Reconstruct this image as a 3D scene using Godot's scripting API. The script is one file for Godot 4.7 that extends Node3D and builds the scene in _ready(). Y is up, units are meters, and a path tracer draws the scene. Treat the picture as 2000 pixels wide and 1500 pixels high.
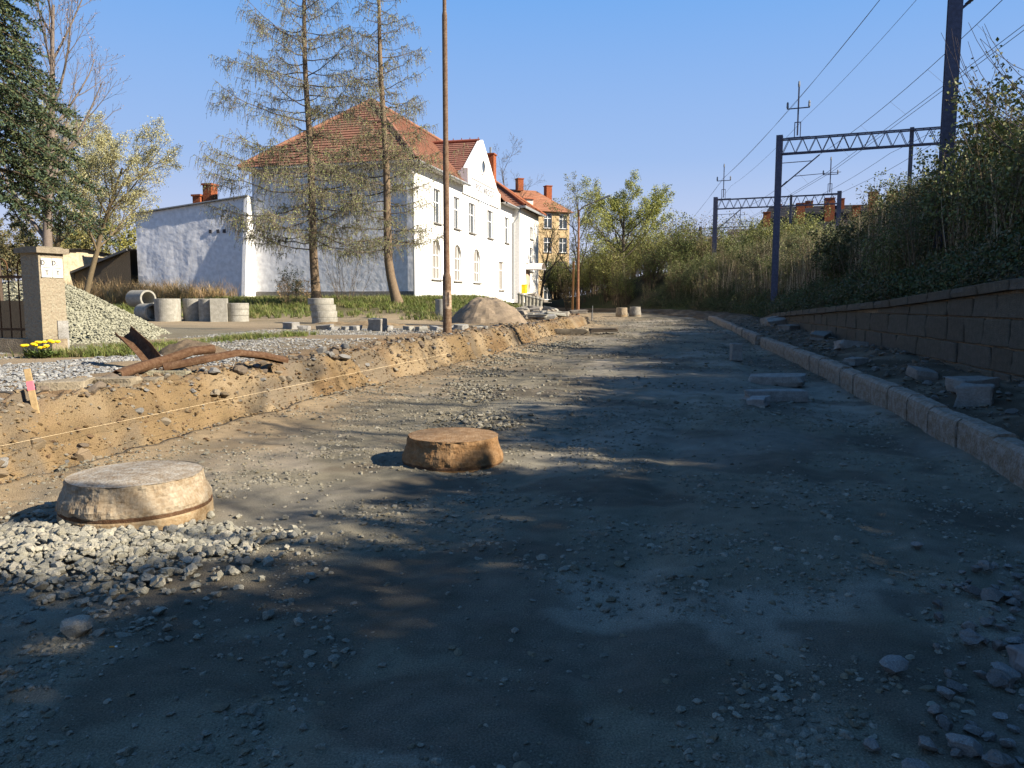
extends Node3D
# Road works below a railway embankment, a white two-storey house on the left.
# x: right of the road, y: up, z: minus the distance along the road (s). Units are metres.

class MB:
	var v := PackedVector3Array()
	var n := PackedVector3Array()
	var c := PackedColorArray()
	var i := PackedInt32Array()
	func tri(a: Vector3, b: Vector3, d: Vector3, col: Color) -> void:
		var m := (d - a).cross(b - a).normalized()
		var k := v.size()
		v.append(a); v.append(b); v.append(d)
		n.append(m); n.append(m); n.append(m)
		c.append(col); c.append(col); c.append(col)
		i.append(k); i.append(k + 1); i.append(k + 2)
	func quad(a: Vector3, b: Vector3, d: Vector3, e: Vector3, col: Color) -> void:
		var m := (d - a).cross(b - a) + (e - a).cross(d - a)
		m = m.normalized()
		var k := v.size()
		v.append(a); v.append(b); v.append(d); v.append(e)
		n.append(m); n.append(m); n.append(m); n.append(m)
		c.append(col); c.append(col); c.append(col); c.append(col)
		i.append(k); i.append(k + 1); i.append(k + 2); i.append(k); i.append(k + 2); i.append(k + 3)
	func box(x: Transform3D, s: Vector3, col: Color) -> void:
		var h := s * 0.5
		var p: Array[Vector3] = []
		for q in 8:
			p.append(x * Vector3(h.x if q & 1 else -h.x, h.y if q & 2 else -h.y, h.z if q & 4 else -h.z))
		quad(p[4], p[6], p[7], p[5], col)
		quad(p[1], p[3], p[2], p[0], col)
		quad(p[5], p[7], p[3], p[1], col)
		quad(p[0], p[2], p[6], p[4], col)
		quad(p[6], p[2], p[3], p[7], col)
		quad(p[0], p[4], p[5], p[1], col)
	func bx(at: Vector3, s: Vector3, col := Color.WHITE) -> void:
		box(Transform3D(Basis(), at), s, col)
	func bar(a: Vector3, b: Vector3, w: float, h: float, col := Color.WHITE) -> void:
		var z := (b - a).normalized()
		var up := Vector3.UP if absf(z.y) < 0.95 else Vector3.RIGHT
		var x := up.cross(z).normalized()
		var y := z.cross(x)
		box(Transform3D(Basis(x, y, z), (a + b) * 0.5), Vector3(w, h, a.distance_to(b)), col)
	# a tube along points, with a radius for each, smooth round the sides
	func tube(p: PackedVector3Array, r: PackedFloat32Array, sides: int, col: Color, capped := false) -> void:
		var k0 := v.size()
		var t := (p[1] - p[0]).normalized()
		var u := t.cross(Vector3.UP if absf(t.y) < 0.9 else Vector3.RIGHT).normalized()
		var m := p.size()
		for q in m:
			if q > 0:
				var t2 := (p[mini(q + 1, m - 1)] - p[q - 1]).normalized()
				u = (u - t2 * t2.dot(u)).normalized()
				t = t2
			var w := t.cross(u)
			for j in sides:
				var a := TAU * j / sides
				var d := u * cos(a) + w * sin(a)
				v.append(p[q] + d * r[q]); n.append(d); c.append(col)
		for q in m - 1:
			for j in sides:
				var a := k0 + q * sides + j
				var b := k0 + q * sides + (j + 1) % sides
				i.append(a); i.append(a + sides); i.append(b + sides)
				i.append(a); i.append(b + sides); i.append(b)
		if capped:
			for e in [0, m - 1]:
				var kk: int = k0 + e * sides
				for j in range(1, sides - 1):
					if e == 0: tri(v[kk], v[kk + j], v[kk + j + 1], col)
					else: tri(v[kk], v[kk + j + 1], v[kk + j], col)
	# a lathe round y: pairs of (radius, height), wobble gives an uneven edge
	func lathe(prof: Array, sides: int, at: Vector3, col: Color, wob: FastNoiseLite = null, amp := 0.0, sharp := true) -> void:
		for q in prof.size() - 1:
			var a: Vector2 = prof[q]
			var b: Vector2 = prof[q + 1]
			for j in sides:
				var pts: Array[Vector3] = []
				for e in [[a, j], [a, j + 1], [b, j + 1], [b, j]]:
					var an: float = TAU * (int(e[1]) % sides) / sides
					var rr: float = e[0].x
					if wob: rr *= 1.0 + amp * wob.get_noise_3d(cos(an) * 60.0, e[0].y * 160.0, sin(an) * 60.0)
					pts.append(at + Vector3(cos(an) * rr, e[0].y, sin(an) * rr))
				quad(pts[0], pts[1], pts[2], pts[3], col)
	func leaf(p: Vector3, d: Vector3, w: Vector3, col: Color) -> void:
		quad(p, p + d * 0.45 + w, p + d, p + d * 0.5 - w, col)
	func mesh(m: Material) -> ArrayMesh:
		var a := []
		a.resize(Mesh.ARRAY_MAX)
		a[Mesh.ARRAY_VERTEX] = v
		a[Mesh.ARRAY_NORMAL] = n
		a[Mesh.ARRAY_COLOR] = c
		a[Mesh.ARRAY_INDEX] = i
		var o := ArrayMesh.new()
		o.add_surface_from_arrays(Mesh.PRIMITIVE_TRIANGLES, a)
		o.surface_set_material(0, m)
		return o

var rng := RandomNumberGenerator.new()
var used := {}
var M := {}
var n1 := FastNoiseLite.new()
var n2 := FastNoiseLite.new()
var n3 := FastNoiseLite.new()
var rocks: Array = []

func V(x: float, y: float, s: float) -> Vector3:
	return Vector3(x, y, -s)
func rf(a: float, b: float) -> float:
	return rng.randf_range(a, b)
func rv(a: float) -> Vector3:
	return Vector3(rf(-a, a), rf(-a, a), rf(-a, a))
func tone(col: Color, a: float) -> Color:
	var k := rf(1.0 - a, 1.0 + a)
	return Color(col.r * k, col.g * k, col.b * k)
func lin(r: float, g: float, b: float) -> Color:
	return Color(r, g, b).linear_to_srgb()

func numbered(called: String) -> String:
	var k: int = used.get(called, 0)
	used[called] = k + 1
	return called if k == 0 else "%s_%03d" % [called, k]
func thing(called: String, label: String, category: String, at := Vector3.ZERO, turn := 0.0, group := "") -> Node3D:
	var o := Node3D.new()
	o.name = numbered(called)
	add_child(o)
	o.position = at
	o.rotation.y = turn
	tag(o, label, category, group)
	return o
func tag(o: Node, label: String, category: String, group := "") -> void:
	o.set_meta("label", label)
	o.set_meta("category", category)
	if group: o.set_meta("group", group)
func part(called: String, b: MB, m: Material, parent: Node) -> MeshInstance3D:
	return inst(called, b.mesh(m), parent)
func inst(called: String, me: Mesh, parent: Node) -> MeshInstance3D:
	var o := MeshInstance3D.new()
	o.name = called if parent != self else numbered(called)
	o.mesh = me
	parent.add_child(o, true)
	return o
func struct(called: String, b: MB, m: Material) -> MeshInstance3D:
	var o := part(called, b, m, self)
	o.set_meta("kind", "structure")
	return o
func scatter(called: String, me: Mesh, xf: Array[Transform3D], cols: PackedColorArray, parent: Node) -> MultiMeshInstance3D:
	var mm := MultiMesh.new()
	mm.transform_format = MultiMesh.TRANSFORM_3D
	mm.use_colors = cols.size() > 0
	mm.mesh = me
	mm.instance_count = xf.size()
	for k in xf.size():
		mm.set_instance_transform(k, xf[k])
		if cols.size(): mm.set_instance_color(k, cols[k])
	var o := MultiMeshInstance3D.new()
	o.name = called if parent != self else numbered(called)
	o.multimesh = mm
	parent.add_child(o, true)
	o.set_meta("kind", "stuff")
	return o
func copy(o: Node3D, at: Vector3, turn: float, size: float, label := "", group := "") -> Node3D:
	var r: Node3D = o.duplicate()
	r.name = numbered(String(o.name).rstrip("_0123456789"))
	add_child(r)
	r.position = at
	r.rotation.y = turn
	r.scale = Vector3.ONE * size
	if label: r.set_meta("label", label)
	if group: r.set_meta("group", group)
	return r

# ---------- materials
func noise(seed_: int, freq: float, oct := 4) -> FastNoiseLite:
	var f := FastNoiseLite.new()
	f.seed = seed_
	f.noise_type = FastNoiseLite.TYPE_SIMPLEX_SMOOTH
	f.frequency = freq
	f.fractal_type = FastNoiseLite.FRACTAL_FBM
	f.fractal_octaves = oct
	return f
func img_noise(size: int, seed_: int, freq: float, oct := 4, cell := false) -> Image:
	var f := noise(seed_, freq, oct)
	if cell:
		f.noise_type = FastNoiseLite.TYPE_CELLULAR
		f.cellular_return_type = FastNoiseLite.RETURN_DISTANCE
	return f.get_seamless_image(size, size)
func tex_tint(im: Image, lo: Color, hi: Color, gamma := 1.0, im2: Image = null) -> ImageTexture:
	var w := im.get_width()
	var o := Image.create(w, w, false, Image.FORMAT_RGB8)
	var d := im.get_data()
	var st := d.size() / (w * w)
	var d2 := im2.get_data() if im2 else d
	var out := PackedByteArray()
	out.resize(w * w * 3)
	for k in w * w:
		var t := pow(d[k * st] / 255.0, gamma)
		if im2: t = clampf(t * 0.55 + d2[k * st] / 255.0 * 0.45, 0.0, 1.0)
		t = clampf((t - 0.15) * 1.45, 0.0, 1.0)
		out[k * 3] = int(255.0 * lerpf(lo.r, hi.r, t))
		out[k * 3 + 1] = int(255.0 * lerpf(lo.g, hi.g, t))
		out[k * 3 + 2] = int(255.0 * lerpf(lo.b, hi.b, t))
	o.set_data(w, w, false, Image.FORMAT_RGB8, out)
	return ImageTexture.create_from_image(o)
func tex_bump(im: Image, k := 6.0) -> ImageTexture:
	var o: Image = im.duplicate()
	o.convert(Image.FORMAT_RGB8)
	o.bump_map_to_normal_map(k)
	return ImageTexture.create_from_image(o)
func mat(col: Color, rough := 0.9, tex: Texture2D = null, nor: Texture2D = null, scale_ := 1.0, nk := 1.0, vert := true, world := true) -> StandardMaterial3D:
	var m := StandardMaterial3D.new()
	m.albedo_color = col
	m.roughness = rough
	m.metallic_specular = 0.3
	m.vertex_color_use_as_albedo = vert
	if tex: m.albedo_texture = tex
	if nor:
		m.normal_enabled = true
		m.normal_texture = nor
		m.normal_scale = nk
	if tex or nor:
		m.uv1_triplanar = true
		m.uv1_world_triplanar = world
		m.uv1_scale = Vector3.ONE * scale_
	return m
func leafy(back: Color, rough := 0.6) -> StandardMaterial3D:
	var m := mat(Color.WHITE, rough)
	m.backlight_enabled = true
	m.backlight = back
	m.cull_mode = BaseMaterial3D.CULL_DISABLED
	return m

# ---------- the lie of the land
func look(t: Array, s: float) -> float:
	if s <= t[0][0]: return t[0][1]
	for k in range(1, t.size()):
		if s <= t[k][0]:
			var a: float = t[k - 1][0]
			return lerpf(t[k - 1][1], t[k][1], (s - a) / (t[k][0] - a))
	return t[-1][1]
const KX := [[-30, 2.9], [8, 2.76], [12, 2.62], [18, 2.2], [27, 1.35], [36, .7], [45, 0.0], [52, -1.2], [60, -4.2], [70, -11.0], [80, -21.0], [90, -34.0], [110, -62.0], [160, -140.0], [500, -240.0]]
const BX := [[-30, -5.6], [5, -5.85], [10, -5.9], [20, -5.7], [31, -5.8], [40, -6.3], [50, -8.0], [60, -12.0], [70, -19.5], [80, -30.0], [90, -43.0], [110, -71.0], [160, -150.0], [500, -250.0]]
const BH := [[-30, .6], [5, .64], [20, .66], [31, .52], [40, .5], [47, .12], [60, .1], [500, .1]]
const YH := [[-30, .6], [12, .68], [20, .78], [26, .9], [33, 1.45], [36, 1.62], [43, 1.78], [60, 1.9], [100, 1.4], [500, 1.5]]
const WH := [[-30, 2.0], [10, 2.0], [13.5, 1.93], [20, 1.62], [27, 1.38], [36, 1.1], [41, .7], [500, .7]]
func bed(s: float) -> float:
	return clampf(0.0135 * (s - 8.0), 0.0, 0.72)
func kx(s: float) -> float: return look(KX, s)
func bnx(s: float) -> float: return look(BX, s) + .14 * n1.get_noise_1d(s * 26.0) + .07 * n2.get_noise_1d(s * 95.0)
const BW := 0.62
func verge_y(s: float) -> float: return bed(s) + 0.33
func gy(x: float, s: float) -> float:
	var b := bed(s)
	var xb := bnx(s)
	var xt := xb - BW
	var xk := kx(s)
	var xw := xk + 2.1
	if x <= xt:
		var e := b + look(BH, s)
		var t := smoothstep(0.0, 7.0, xt - x)
		var lip := exp(-(xt - x) * 0.9)
		return lerpf(e, maxf(e, look(YH, s)), t) + 0.05 * n1.get_noise_2d(x * 9.0, s * 9.0) + lip * (0.12 * n1.get_noise_2d(x * 55.0, s * 55.0) + 0.07 * n2.get_noise_2d(x * 160.0, s * 160.0) + 0.03 * n2.get_noise_2d(x * 420.0, s * 420.0))
	if x <= xb:
		var t := (xb - x) / BW
		var w := smoothstep(0.0, 1.0, clampf(t * 1.25 + 0.16 * n1.get_noise_2d(x * 22.0, s * 30.0) + 0.1 * n2.get_noise_2d(x * 60.0, s * 90.0), 0.0, 1.0))
		return b + look(BH, s) * w + 0.05 * n2.get_noise_2d(x * 620.0, s * 70.0) * 4.0 * t * (1.0 - t) + 0.028 * n2.get_noise_2d(x * 420.0, s * 420.0) * (0.3 + t) + (0.075 * n1.get_noise_2d(x * 60.0, s * 60.0) + 0.035 * n2.get_noise_2d(x * 190.0, s * 190.0)) * (0.4 + 1.2 * t * (1.0 - t) * 2.0)
	if x <= xk:
		var e := x - xb
		var toe := exp(-e * 2.2) * 0.10
		var dip := -0.09 * exp(-pow((xk - 0.55 - x) / 0.75, 2.0)) * (1.0 - smoothstep(20.0, 34.0, s))
		# wheel and track ruts pressed along the bed
		var rut := 0.0
		for q: float in [-3.45, -1.75, -.4, 1.15]:
			var d := x - q - (xk - 2.76) * .6 - 0.35 * n1.get_noise_1d(s * 4.0 + q * 70.0)
			var g := exp(-d * d / 0.035)
			rut -= g * (0.022 + 0.03 * maxf(0.0, n1.get_noise_1d(s * 9.0 + q * 300.0))) + g * 0.007 * sin(s * 26.0 + d * 9.0) * (1.0 if s < 14.0 else 0.0)
		return b + toe + dip + rut + 0.075 * n1.get_noise_2d(x * 6.0 + 40.0, s * 5.0) + 0.028 * n1.get_noise_2d(x * 32.0, s * 26.0) + 0.012 * n2.get_noise_2d(x * 110.0, s * 110.0) + 0.007 * n2.get_noise_2d(x * 430.0, s * 430.0)
	if x <= xw:
		var t := (x - xk) / 2.1
		return b + 0.05 + 0.28 * smoothstep(0.0, 0.8, t) + 0.12 * n1.get_noise_2d(x * 26.0, s * 26.0) + 0.03 * n2.get_noise_2d(x * 90.0, s * 90.0)
	var xr := 5.8 - 0.136 * (s - 22.7)
	var top := 4.2 - 2.5 * smoothstep(4.0, 14.0, xr - x) - 1.2 * smoothstep(20.0, 60.0, x - xr)
	var f := maxf(look(WH, s), verge_y(s))
	var y := minf(f - 0.08 + 0.62 * (x - xw), top)
	var soft := smoothstep(0.0, 0.6, x - xw)
	return y + soft * (0.16 * n1.get_noise_2d(x * 12.0, s * 12.0) + 0.05 * n2.get_noise_2d(x * 50.0, s * 50.0))
func _ready() -> void:
	rng.seed = 2024
	# camera
	var cam := Camera3D.new()
	cam.name = "camera"
	add_child(cam)
	cam.fov = 52.8
	cam.near = 0.05
	cam.far = 1500.0
	cam.position = Vector3(0, 1.6, 0)
	cam.rotation_degrees = Vector3(-6.04, 14.57, 0)
	cam.current = true
	# sky
	var sky := PanoramaSkyMaterial.new()
	sky.panorama = clear_sky()
	var env := Environment.new()
	env.background_mode = Environment.BG_SKY
	env.sky = Sky.new()
	env.sky.sky_material = sky
	env.background_energy_multiplier = 1.0 / EXPO
	env.tonemap_mode = Environment.TONE_MAPPER_LINEAR
	env.tonemap_exposure = EXPO
	env.sdfgi_enabled = true
	env.ssao_enabled = true
	env.ssil_enabled = true
	var we := WorldEnvironment.new()
	we.name = "world_environment"
	we.environment = env
	add_child(we)
	# sun: low, from the right, a little behind the camera
	var sun := DirectionalLight3D.new()
	sun.name = "sun"
	add_child(sun)
	var el := deg_to_rad(31.0)
	sun.look_at_from_position(Vector3(cos(el) * .995, sin(el), cos(el) * .09) * 50.0, Vector3.ZERO)
	sun.light_energy = 1.6
	sun.light_color = Color(1.0, .95, .87)
	sun.light_angular_distance = 0.53
	sun.shadow_enabled = true

	n1 = noise(11, .02, 3)
	n2 = noise(23, .02, 2)
	make_materials()
	build_land()
	build_stones()
	build_site()
	build_white_house()
	build_far_houses()
	build_rail()
	build_green()

const EXPO := 2.6

# a clear spring sky: pale at the horizon, deepening evenly all the way up; earth colour below
func clear_sky() -> ImageTexture:
	var stops := [[-90, .12, .11, .1], [-2, .3, .3, .31], [0, .74, .76, .86], [4, .59, .66, .87], [10, .36, .53, .87], [22, .165, .41, .87], [45, .085, .255, .62], [90, .05, .155, .4]]
	var im := Image.create(16, 512, false, Image.FORMAT_RGBF)
	for y in 512:
		var e := 90.0 - (y + .5) / 512.0 * 180.0
		var c: Array[float] = []
		for k in 3:
			var tab: Array = []
			for q in stops: tab.append([q[0], q[k + 1]])
			c.append(look(tab, e))
		var col := Color(c[0], c[1], c[2])
		for x in 16: im.set_pixel(x, y, col)
	return ImageTexture.create_from_image(im)

func make_materials() -> void:
	var fine := img_noise(512, 1, .06, 5)
	var grit := img_noise(512, 2, .12, 2, true)
	var cloud := img_noise(512, 3, .012, 5)
	var t_soil := tex_tint(fine, Color(.58, .58, .58), Color(1, 1, 1), 1.0, grit)
	var t_cloud := tex_tint(cloud, Color(.72, .71, .69), Color(1, 1, 1), 1.0, fine)
	var t_rust := tex_tint(cloud, Color(.55, .4, .3), Color(1, .95, .85), 1.0, fine)
	var t_stain := tex_tint(cloud, Color(.68, .58, .47), Color(1, 1, 1), .8, fine)
	var b_grit := tex_bump(grit, 5.0)
	var b_fine := tex_bump(fine, 6.0)
	var b_cloud := tex_bump(cloud, 9.0)
	var W := Color.WHITE
	M.ground = mat(W, .95, t_soil, b_fine, 1.7, .9)
	M.clay = mat(W, .95, t_soil, b_fine, 2.0, 1.4)
	M.road = mat(W, .93, t_soil, b_fine, 2.3, 1.0)
	M.pebble = mat(W, .9, t_soil, b_fine, 3.0, .6)
	M.concrete = mat(lin(.34, .335, .32), .9, t_cloud, b_fine, .9, .7)
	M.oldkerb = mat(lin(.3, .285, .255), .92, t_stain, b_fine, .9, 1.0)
	M.oldcrete = mat(lin(.38, .362, .315), .92, t_stain, b_fine, 1.1, .5)
	M.browncrete = mat(lin(.3, .21, .125), .92, t_stain, b_fine, 1.2, .6)
	M.newcrete = mat(lin(.36, .35, .31), .9, t_cloud, b_fine, .8, .4)
	M.rust = mat(lin(.155, .115, .088), .85, t_rust, b_fine, 2.2, .8)
	M.wallstone = mat(lin(.115, .105, .085), .92, t_cloud, b_fine, 1.0, 1.2)
	M.black = mat(lin(.02, .02, .022), .5)
	M.rawwood = mat(lin(.5, .36, .19), .8, t_cloud, null, 3.0)
	M.pink = mat(lin(.8, .16, .2), .7)
	M.string = mat(lin(.75, .6, .38), .8)
	M.darkline = mat(lin(.14, .09, .05), .8)
	M.steel = mat(lin(.3, .32, .33), .5, t_cloud, null, 2.0)
	M.steel.metallic = .4
	M.plain = mat(W, .8)
	M.post = mat(lin(.5, .49, .48), .75, t_rust, b_fine, 1.6, .4)
	M.roughcast = mat(lin(.46, .41, .33), .95, t_soil, b_fine, 3.0, 1.0)
	M.enamel = mat(lin(.6, .59, .54), .4)
	M.ink = mat(lin(.1, .1, .1), .6)
	M.greyink = mat(lin(.12, .12, .13), .7)
	M.iron = mat(lin(.16, .11, .07), .75, t_rust, null, 3.0)
	M.whitewash = mat(lin(.8, .79, .77), .9, t_cloud_of(.93), b_fine, .5, .25)
	M.roughwhite = mat(lin(.8, .8, .8), .92, t_cloud_of(.9), b_cloud, .25, .2)
	M.white = mat(lin(.8, .8, .79), .5)
	M.glass = mat(lin(.035, .045, .055), .08)
	M.glass.metallic_specular = .6
	M.curtain = mat(lin(.2, .185, .165), .35)
	M.tile = mat(W, .85, t_cloud, b_fine, .7, .6)
	M.zinc = mat(lin(.4, .42, .44), .5)
	M.cream = mat(lin(.7, .64, .52), .9, t_cloud, null, .6)
	M.brick = mat(lin(.42, .17, .1), .9, t_rust, b_grit, 1.2, .8)
	M.plaster = mat(W, .92, t_cloud, b_fine, .3, .3)
	M.yellow = mat(lin(.85, .52, .02), .45)
	M.blue = mat(lin(.11, .115, .17), .6, t_cloud, null, 1.0)
	M.wire = mat(lin(.1, .11, .13), .5)
	M.bark = mat(W, .92, t_cloud, b_fine, 2.0, .8)
	M.leaf = leafy(lin(.12, .14, .04))
	M.needle = leafy(lin(.04, .05, .015))
	M.grass = leafy(lin(.1, .12, .03))
	M.straw = mat(W, .8)

func t_cloud_of(lo: float) -> ImageTexture:
	return tex_tint(img_noise(512, 9, .02, 5), Color(lo, lo, lo), Color(1, 1, 1))
func gcol(sec: int, x: float, s: float) -> Color:
	var a := n1.get_noise_2d(x * 14.0 + 300.0, s * 14.0)
	var b := n2.get_noise_2d(x * 75.0 + 90.0, s * 75.0)
	var g := 1.0 + 0.22 * a + 0.2 * b
	var col: Color
	var gravel := Color(.25, .222, .158)
	var soil := Color(.15, .105, .062)
	var sand := Color(.37, .28, .17)
	var clay := Color(.3, .21, .11)
	if sec == 0:
		var xt := bnx(s) - BW
		var d := xt - x
		var base := gravel.lerp(Color(.4, .31, .2), smoothstep(-0.15, 0.3, n1.get_noise_2d(x * 10.0, s * 10.0 + 55.0)))
		if s > 21.0: base = base.lerp(Color(.42, .33, .21), 0.7)
		col = base.lerp(Color(.27, .18, .1), exp(-maxf(d - 0.3, 0.0) * 0.75))
		if s > 27.0: col = col.lerp(Color(.16, .14, .07), smoothstep(27.0, 31.0, s) * smoothstep(1.5, 4.0, d))
	elif sec == 1:
		col = clay.lerp(Color(.23, .15, .075), smoothstep(-0.1, 0.35, a + 0.5 * b))
		col = col.lerp(sand, smoothstep(0.0, 0.5, n2.get_noise_2d(x * 30.0, s * 22.0)))
		# darker topsoil layer along the upper edge of the cut
		var up := (bnx(s) - x) / BW + 0.35 * a + 0.25 * b
		col = col.lerp(Color(.2, .145, .095), smoothstep(0.55, 0.85, up) * 0.85)
		col = col.lerp(Color(.2, .165, .12), smoothstep(0.15, 0.4, n2.get_noise_2d(x * 60.0 + 800.0, s * 35.0)) * 0.8)
	elif sec == 2:
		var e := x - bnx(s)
		var q := n1.get_noise_2d(x * 17.0 + 9.0, s * 17.0)
		var c3 := n2.get_noise_2d(x * 300.0, s * 300.0)
		g += 0.25 * c3
		# dry pale dust, damp dark soil in patches, grey stone mix between
		col = gravel.lerp(Color(.36, .315, .245), smoothstep(0.0, 0.35, n1.get_noise_2d(x * 11.0 + 500.0, s * 11.0) + 0.3 * b) * 0.8)
		col = col.lerp(Color(.115, .095, .068), smoothstep(0.05, 0.25, q + 0.4 * b + 0.12 * c3) * 0.75)
		col = col.lerp(Color(.3, .28, .225), smoothstep(0.1, 0.4, n1.get_noise_2d(x * 8.0, s * 8.0 + 700.0)) * 0.6)
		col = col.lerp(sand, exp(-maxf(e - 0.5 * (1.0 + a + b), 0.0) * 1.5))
		col = col.lerp(sand, smoothstep(43.0, 50.0, s) * smoothstep(-1.5, -4.0, x - kx(s) + 1.0) * 0.8)
	elif sec == 3:
		col = Color(.13, .095, .06).lerp(Color(.2, .16, .11), smoothstep(0.0, 0.4, b + 0.4 * a))
	else:
		col = Color(.075, .068, .04).lerp(Color(.06, .075, .03), smoothstep(-0.1, 0.2, a))
	return Color(col.r * g, col.g * g, col.b * g)

func land(called: String, sec: int, rows: PackedFloat32Array, us: PackedFloat32Array, m: Material) -> void:
	var b := MB.new()
	var w := us.size()
	var h := rows.size()
	for s in rows:
		var xb := bnx(s)
		var xk := kx(s)
		var lo: float = [-260.0, xb - BW, xb, xk, xk + 2.1][sec]
		var hi: float = [xb - BW, xb, xk, xk + 2.1, 190.0][sec]
		for k in w:
			var x := lerpf(lo, hi, us[k])
			if k == w - 1: x = hi
			if sec == 4 and k == 1: x = lo + 0.02
			b.v.append(V(x, gy(x, s), s))
			b.c.append(gcol(sec, x, s))
	b.n.resize(b.v.size())
	for r in h:
		for k in w:
			var p := r * w + k
			var du := b.v[p + (1 if k < w - 1 else 0)] - b.v[p - (1 if k > 0 else 0)]
			var ds := b.v[p + (w if r < h - 1 else 0)] - b.v[p - (w if r > 0 else 0)]
			b.n[p] = du.cross(ds).normalized()
			if r < h - 1 and k < w - 1:
				b.i.append(p); b.i.append(p + w); b.i.append(p + w + 1)
				b.i.append(p); b.i.append(p + w + 1); b.i.append(p + 1)
	struct(called, b, m)

func even(k: int, pw := 1.0, flip := false) -> PackedFloat32Array:
	var o := PackedFloat32Array()
	for q in k:
		var t := float(q) / (k - 1)
		o.append(1.0 - pow(1.0 - t, pw) if flip else pow(t, pw))
	return o

func build_land() -> void:
	var rows := PackedFloat32Array()
	var s := -30.0
	while s < 0.8:
		rows.append(s); s += 0.7
	while s < 62.0:
		rows.append(s); s += maxf(0.025, s * 0.0095)
	while s < 520.0:
		rows.append(s); s *= 1.05
	land("ground", 0, rows, even(120, 6.0, true), M.ground)
	land("bank", 1, rows, even(34), M.clay)
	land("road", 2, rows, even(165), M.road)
	land("verge", 3, rows, even(40), M.ground)
	land("embankment", 4, rows, even(75, 3.2), M.ground)

# ---------- stones
func ico(sub: int) -> Array:
	var t := (1.0 + sqrt(5.0)) / 2.0
	var p: Array[Vector3] = [Vector3(-1, t, 0), Vector3(1, t, 0), Vector3(-1, -t, 0), Vector3(1, -t, 0), Vector3(0, -1, t), Vector3(0, 1, t), Vector3(0, -1, -t), Vector3(0, 1, -t), Vector3(t, 0, -1), Vector3(t, 0, 1), Vector3(-t, 0, -1), Vector3(-t, 0, 1)]
	for k in 12: p[k] = p[k].normalized()
	var f: Array = [[0, 11, 5], [0, 5, 1], [0, 1, 7], [0, 7, 10], [0, 10, 11], [1, 5, 9], [5, 11, 4], [11, 10, 2], [10, 7, 6], [7, 1, 8], [3, 9, 4], [3, 4, 2], [3, 2, 6], [3, 6, 8], [3, 8, 9], [4, 9, 5], [2, 4, 11], [6, 2, 10], [8, 6, 7], [9, 8, 1]]
	for q in sub:
		var mid := {}
		var g: Array = []
		for e in f:
			var m: Array[int] = []
			for k in 3:
				var a: int = e[k]
				var b: int = e[(k + 1) % 3]
				var key := mini(a, b) * 10000 + maxi(a, b)
				if not mid.has(key):
					mid[key] = p.size()
					p.append((p[a] + p[b]).normalized())
				m.append(mid[key])
			g.append([e[0], m[0], m[2]]); g.append([e[1], m[1], m[0]]); g.append([e[2], m[2], m[1]]); g.append(m)
		f = g
	return [p, f]
# a broken stone: a ball pushed towards a box, cut by flat faces
func stone(size: Vector3, boxy: float, sub: int, seed_: int, rough := 0.18, col := Color.WHITE) -> MB:
	var b := MB.new()
	var g := ico(sub)
	var f := noise(seed_, 0.9, 2)
	var r := RandomNumberGenerator.new()
	r.seed = seed_
	var cuts: Array = []
	for k in 9:
		cuts.append([Vector3(r.randf_range(-1, 1), r.randf_range(-1, 1), r.randf_range(-1, 1)).normalized(), r.randf_range(0.42, 0.8)])
	var q: Array[Vector3] = []
	for p: Vector3 in g[0]:
		var mx := maxf(absf(p.x), maxf(absf(p.y), absf(p.z)))
		var o := p.lerp(p / mx * 0.86, boxy)
		o *= 1.0 + rough * f.get_noise_3dv(p * 1.3)
		for cut in cuts:
			var d: float = o.dot(cut[0]) - lerpf(cut[1], 1.15, boxy)
			if d > 0.0: o -= cut[0] * d
		q.append(o * size * 0.5)
	for e in g[1]:
		b.tri(q[e[0]], q[e[2]], q[e[1]], col)
	return b

func stones_on(called: String, label: String, count: int, area: Callable, smin: float, smax: float, pal: Array, sink := 0.25) -> void:
	# loose stones nobody could count: one scattered object for each of the stone shapes
	var xf: Array = []
	var cs: Array = []
	for k in rocks.size():
		var e: Array[Transform3D] = []
		xf.append(e); cs.append(PackedColorArray())
	var made := 0
	var tries := 0
	while made < count and tries < count * 12:
		tries += 1
		var p: Vector2 = area.call()
		if p.x > 900.0: continue
		var z := smin * pow(smax / smin, pow(rng.randf(), 2.2))
		var k := rng.randi() % rocks.size()
		var bs := Basis.from_euler(Vector3(rf(-.5, .5), rf(0, TAU), rf(-.5, .5))).scaled(Vector3(z, z * rf(.6, .95), z))
		(xf[k] as Array[Transform3D]).append(Transform3D(bs, V(p.x, gy(p.x, p.y) + z * (0.32 - sink), p.y)))
		var cc: Color = pal[rng.randi() % pal.size()]
		var col: PackedColorArray = cs[k]
		col.append(tone(cc, 0.18))
		cs[k] = col
		made += 1
	var root := thing(called, label, "gravel")
	root.set_meta("kind", "stuff")
	for k in rocks.size():
		if (xf[k] as Array).size(): scatter("stones", rocks[k], xf[k], cs[k], root)

func rock_thing(called: String, label: String, cat: String, at: Vector3, size: Vector3, turn: Vector3, seed_: int, m: Material, col: Color, boxy := 0.8, group := "") -> void:
	var o := inst(called, stone(size, boxy, 2, seed_, 0.16, col).mesh(m), self)
	o.position = at
	o.rotation = turn
	tag(o, label, cat, group)

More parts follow.
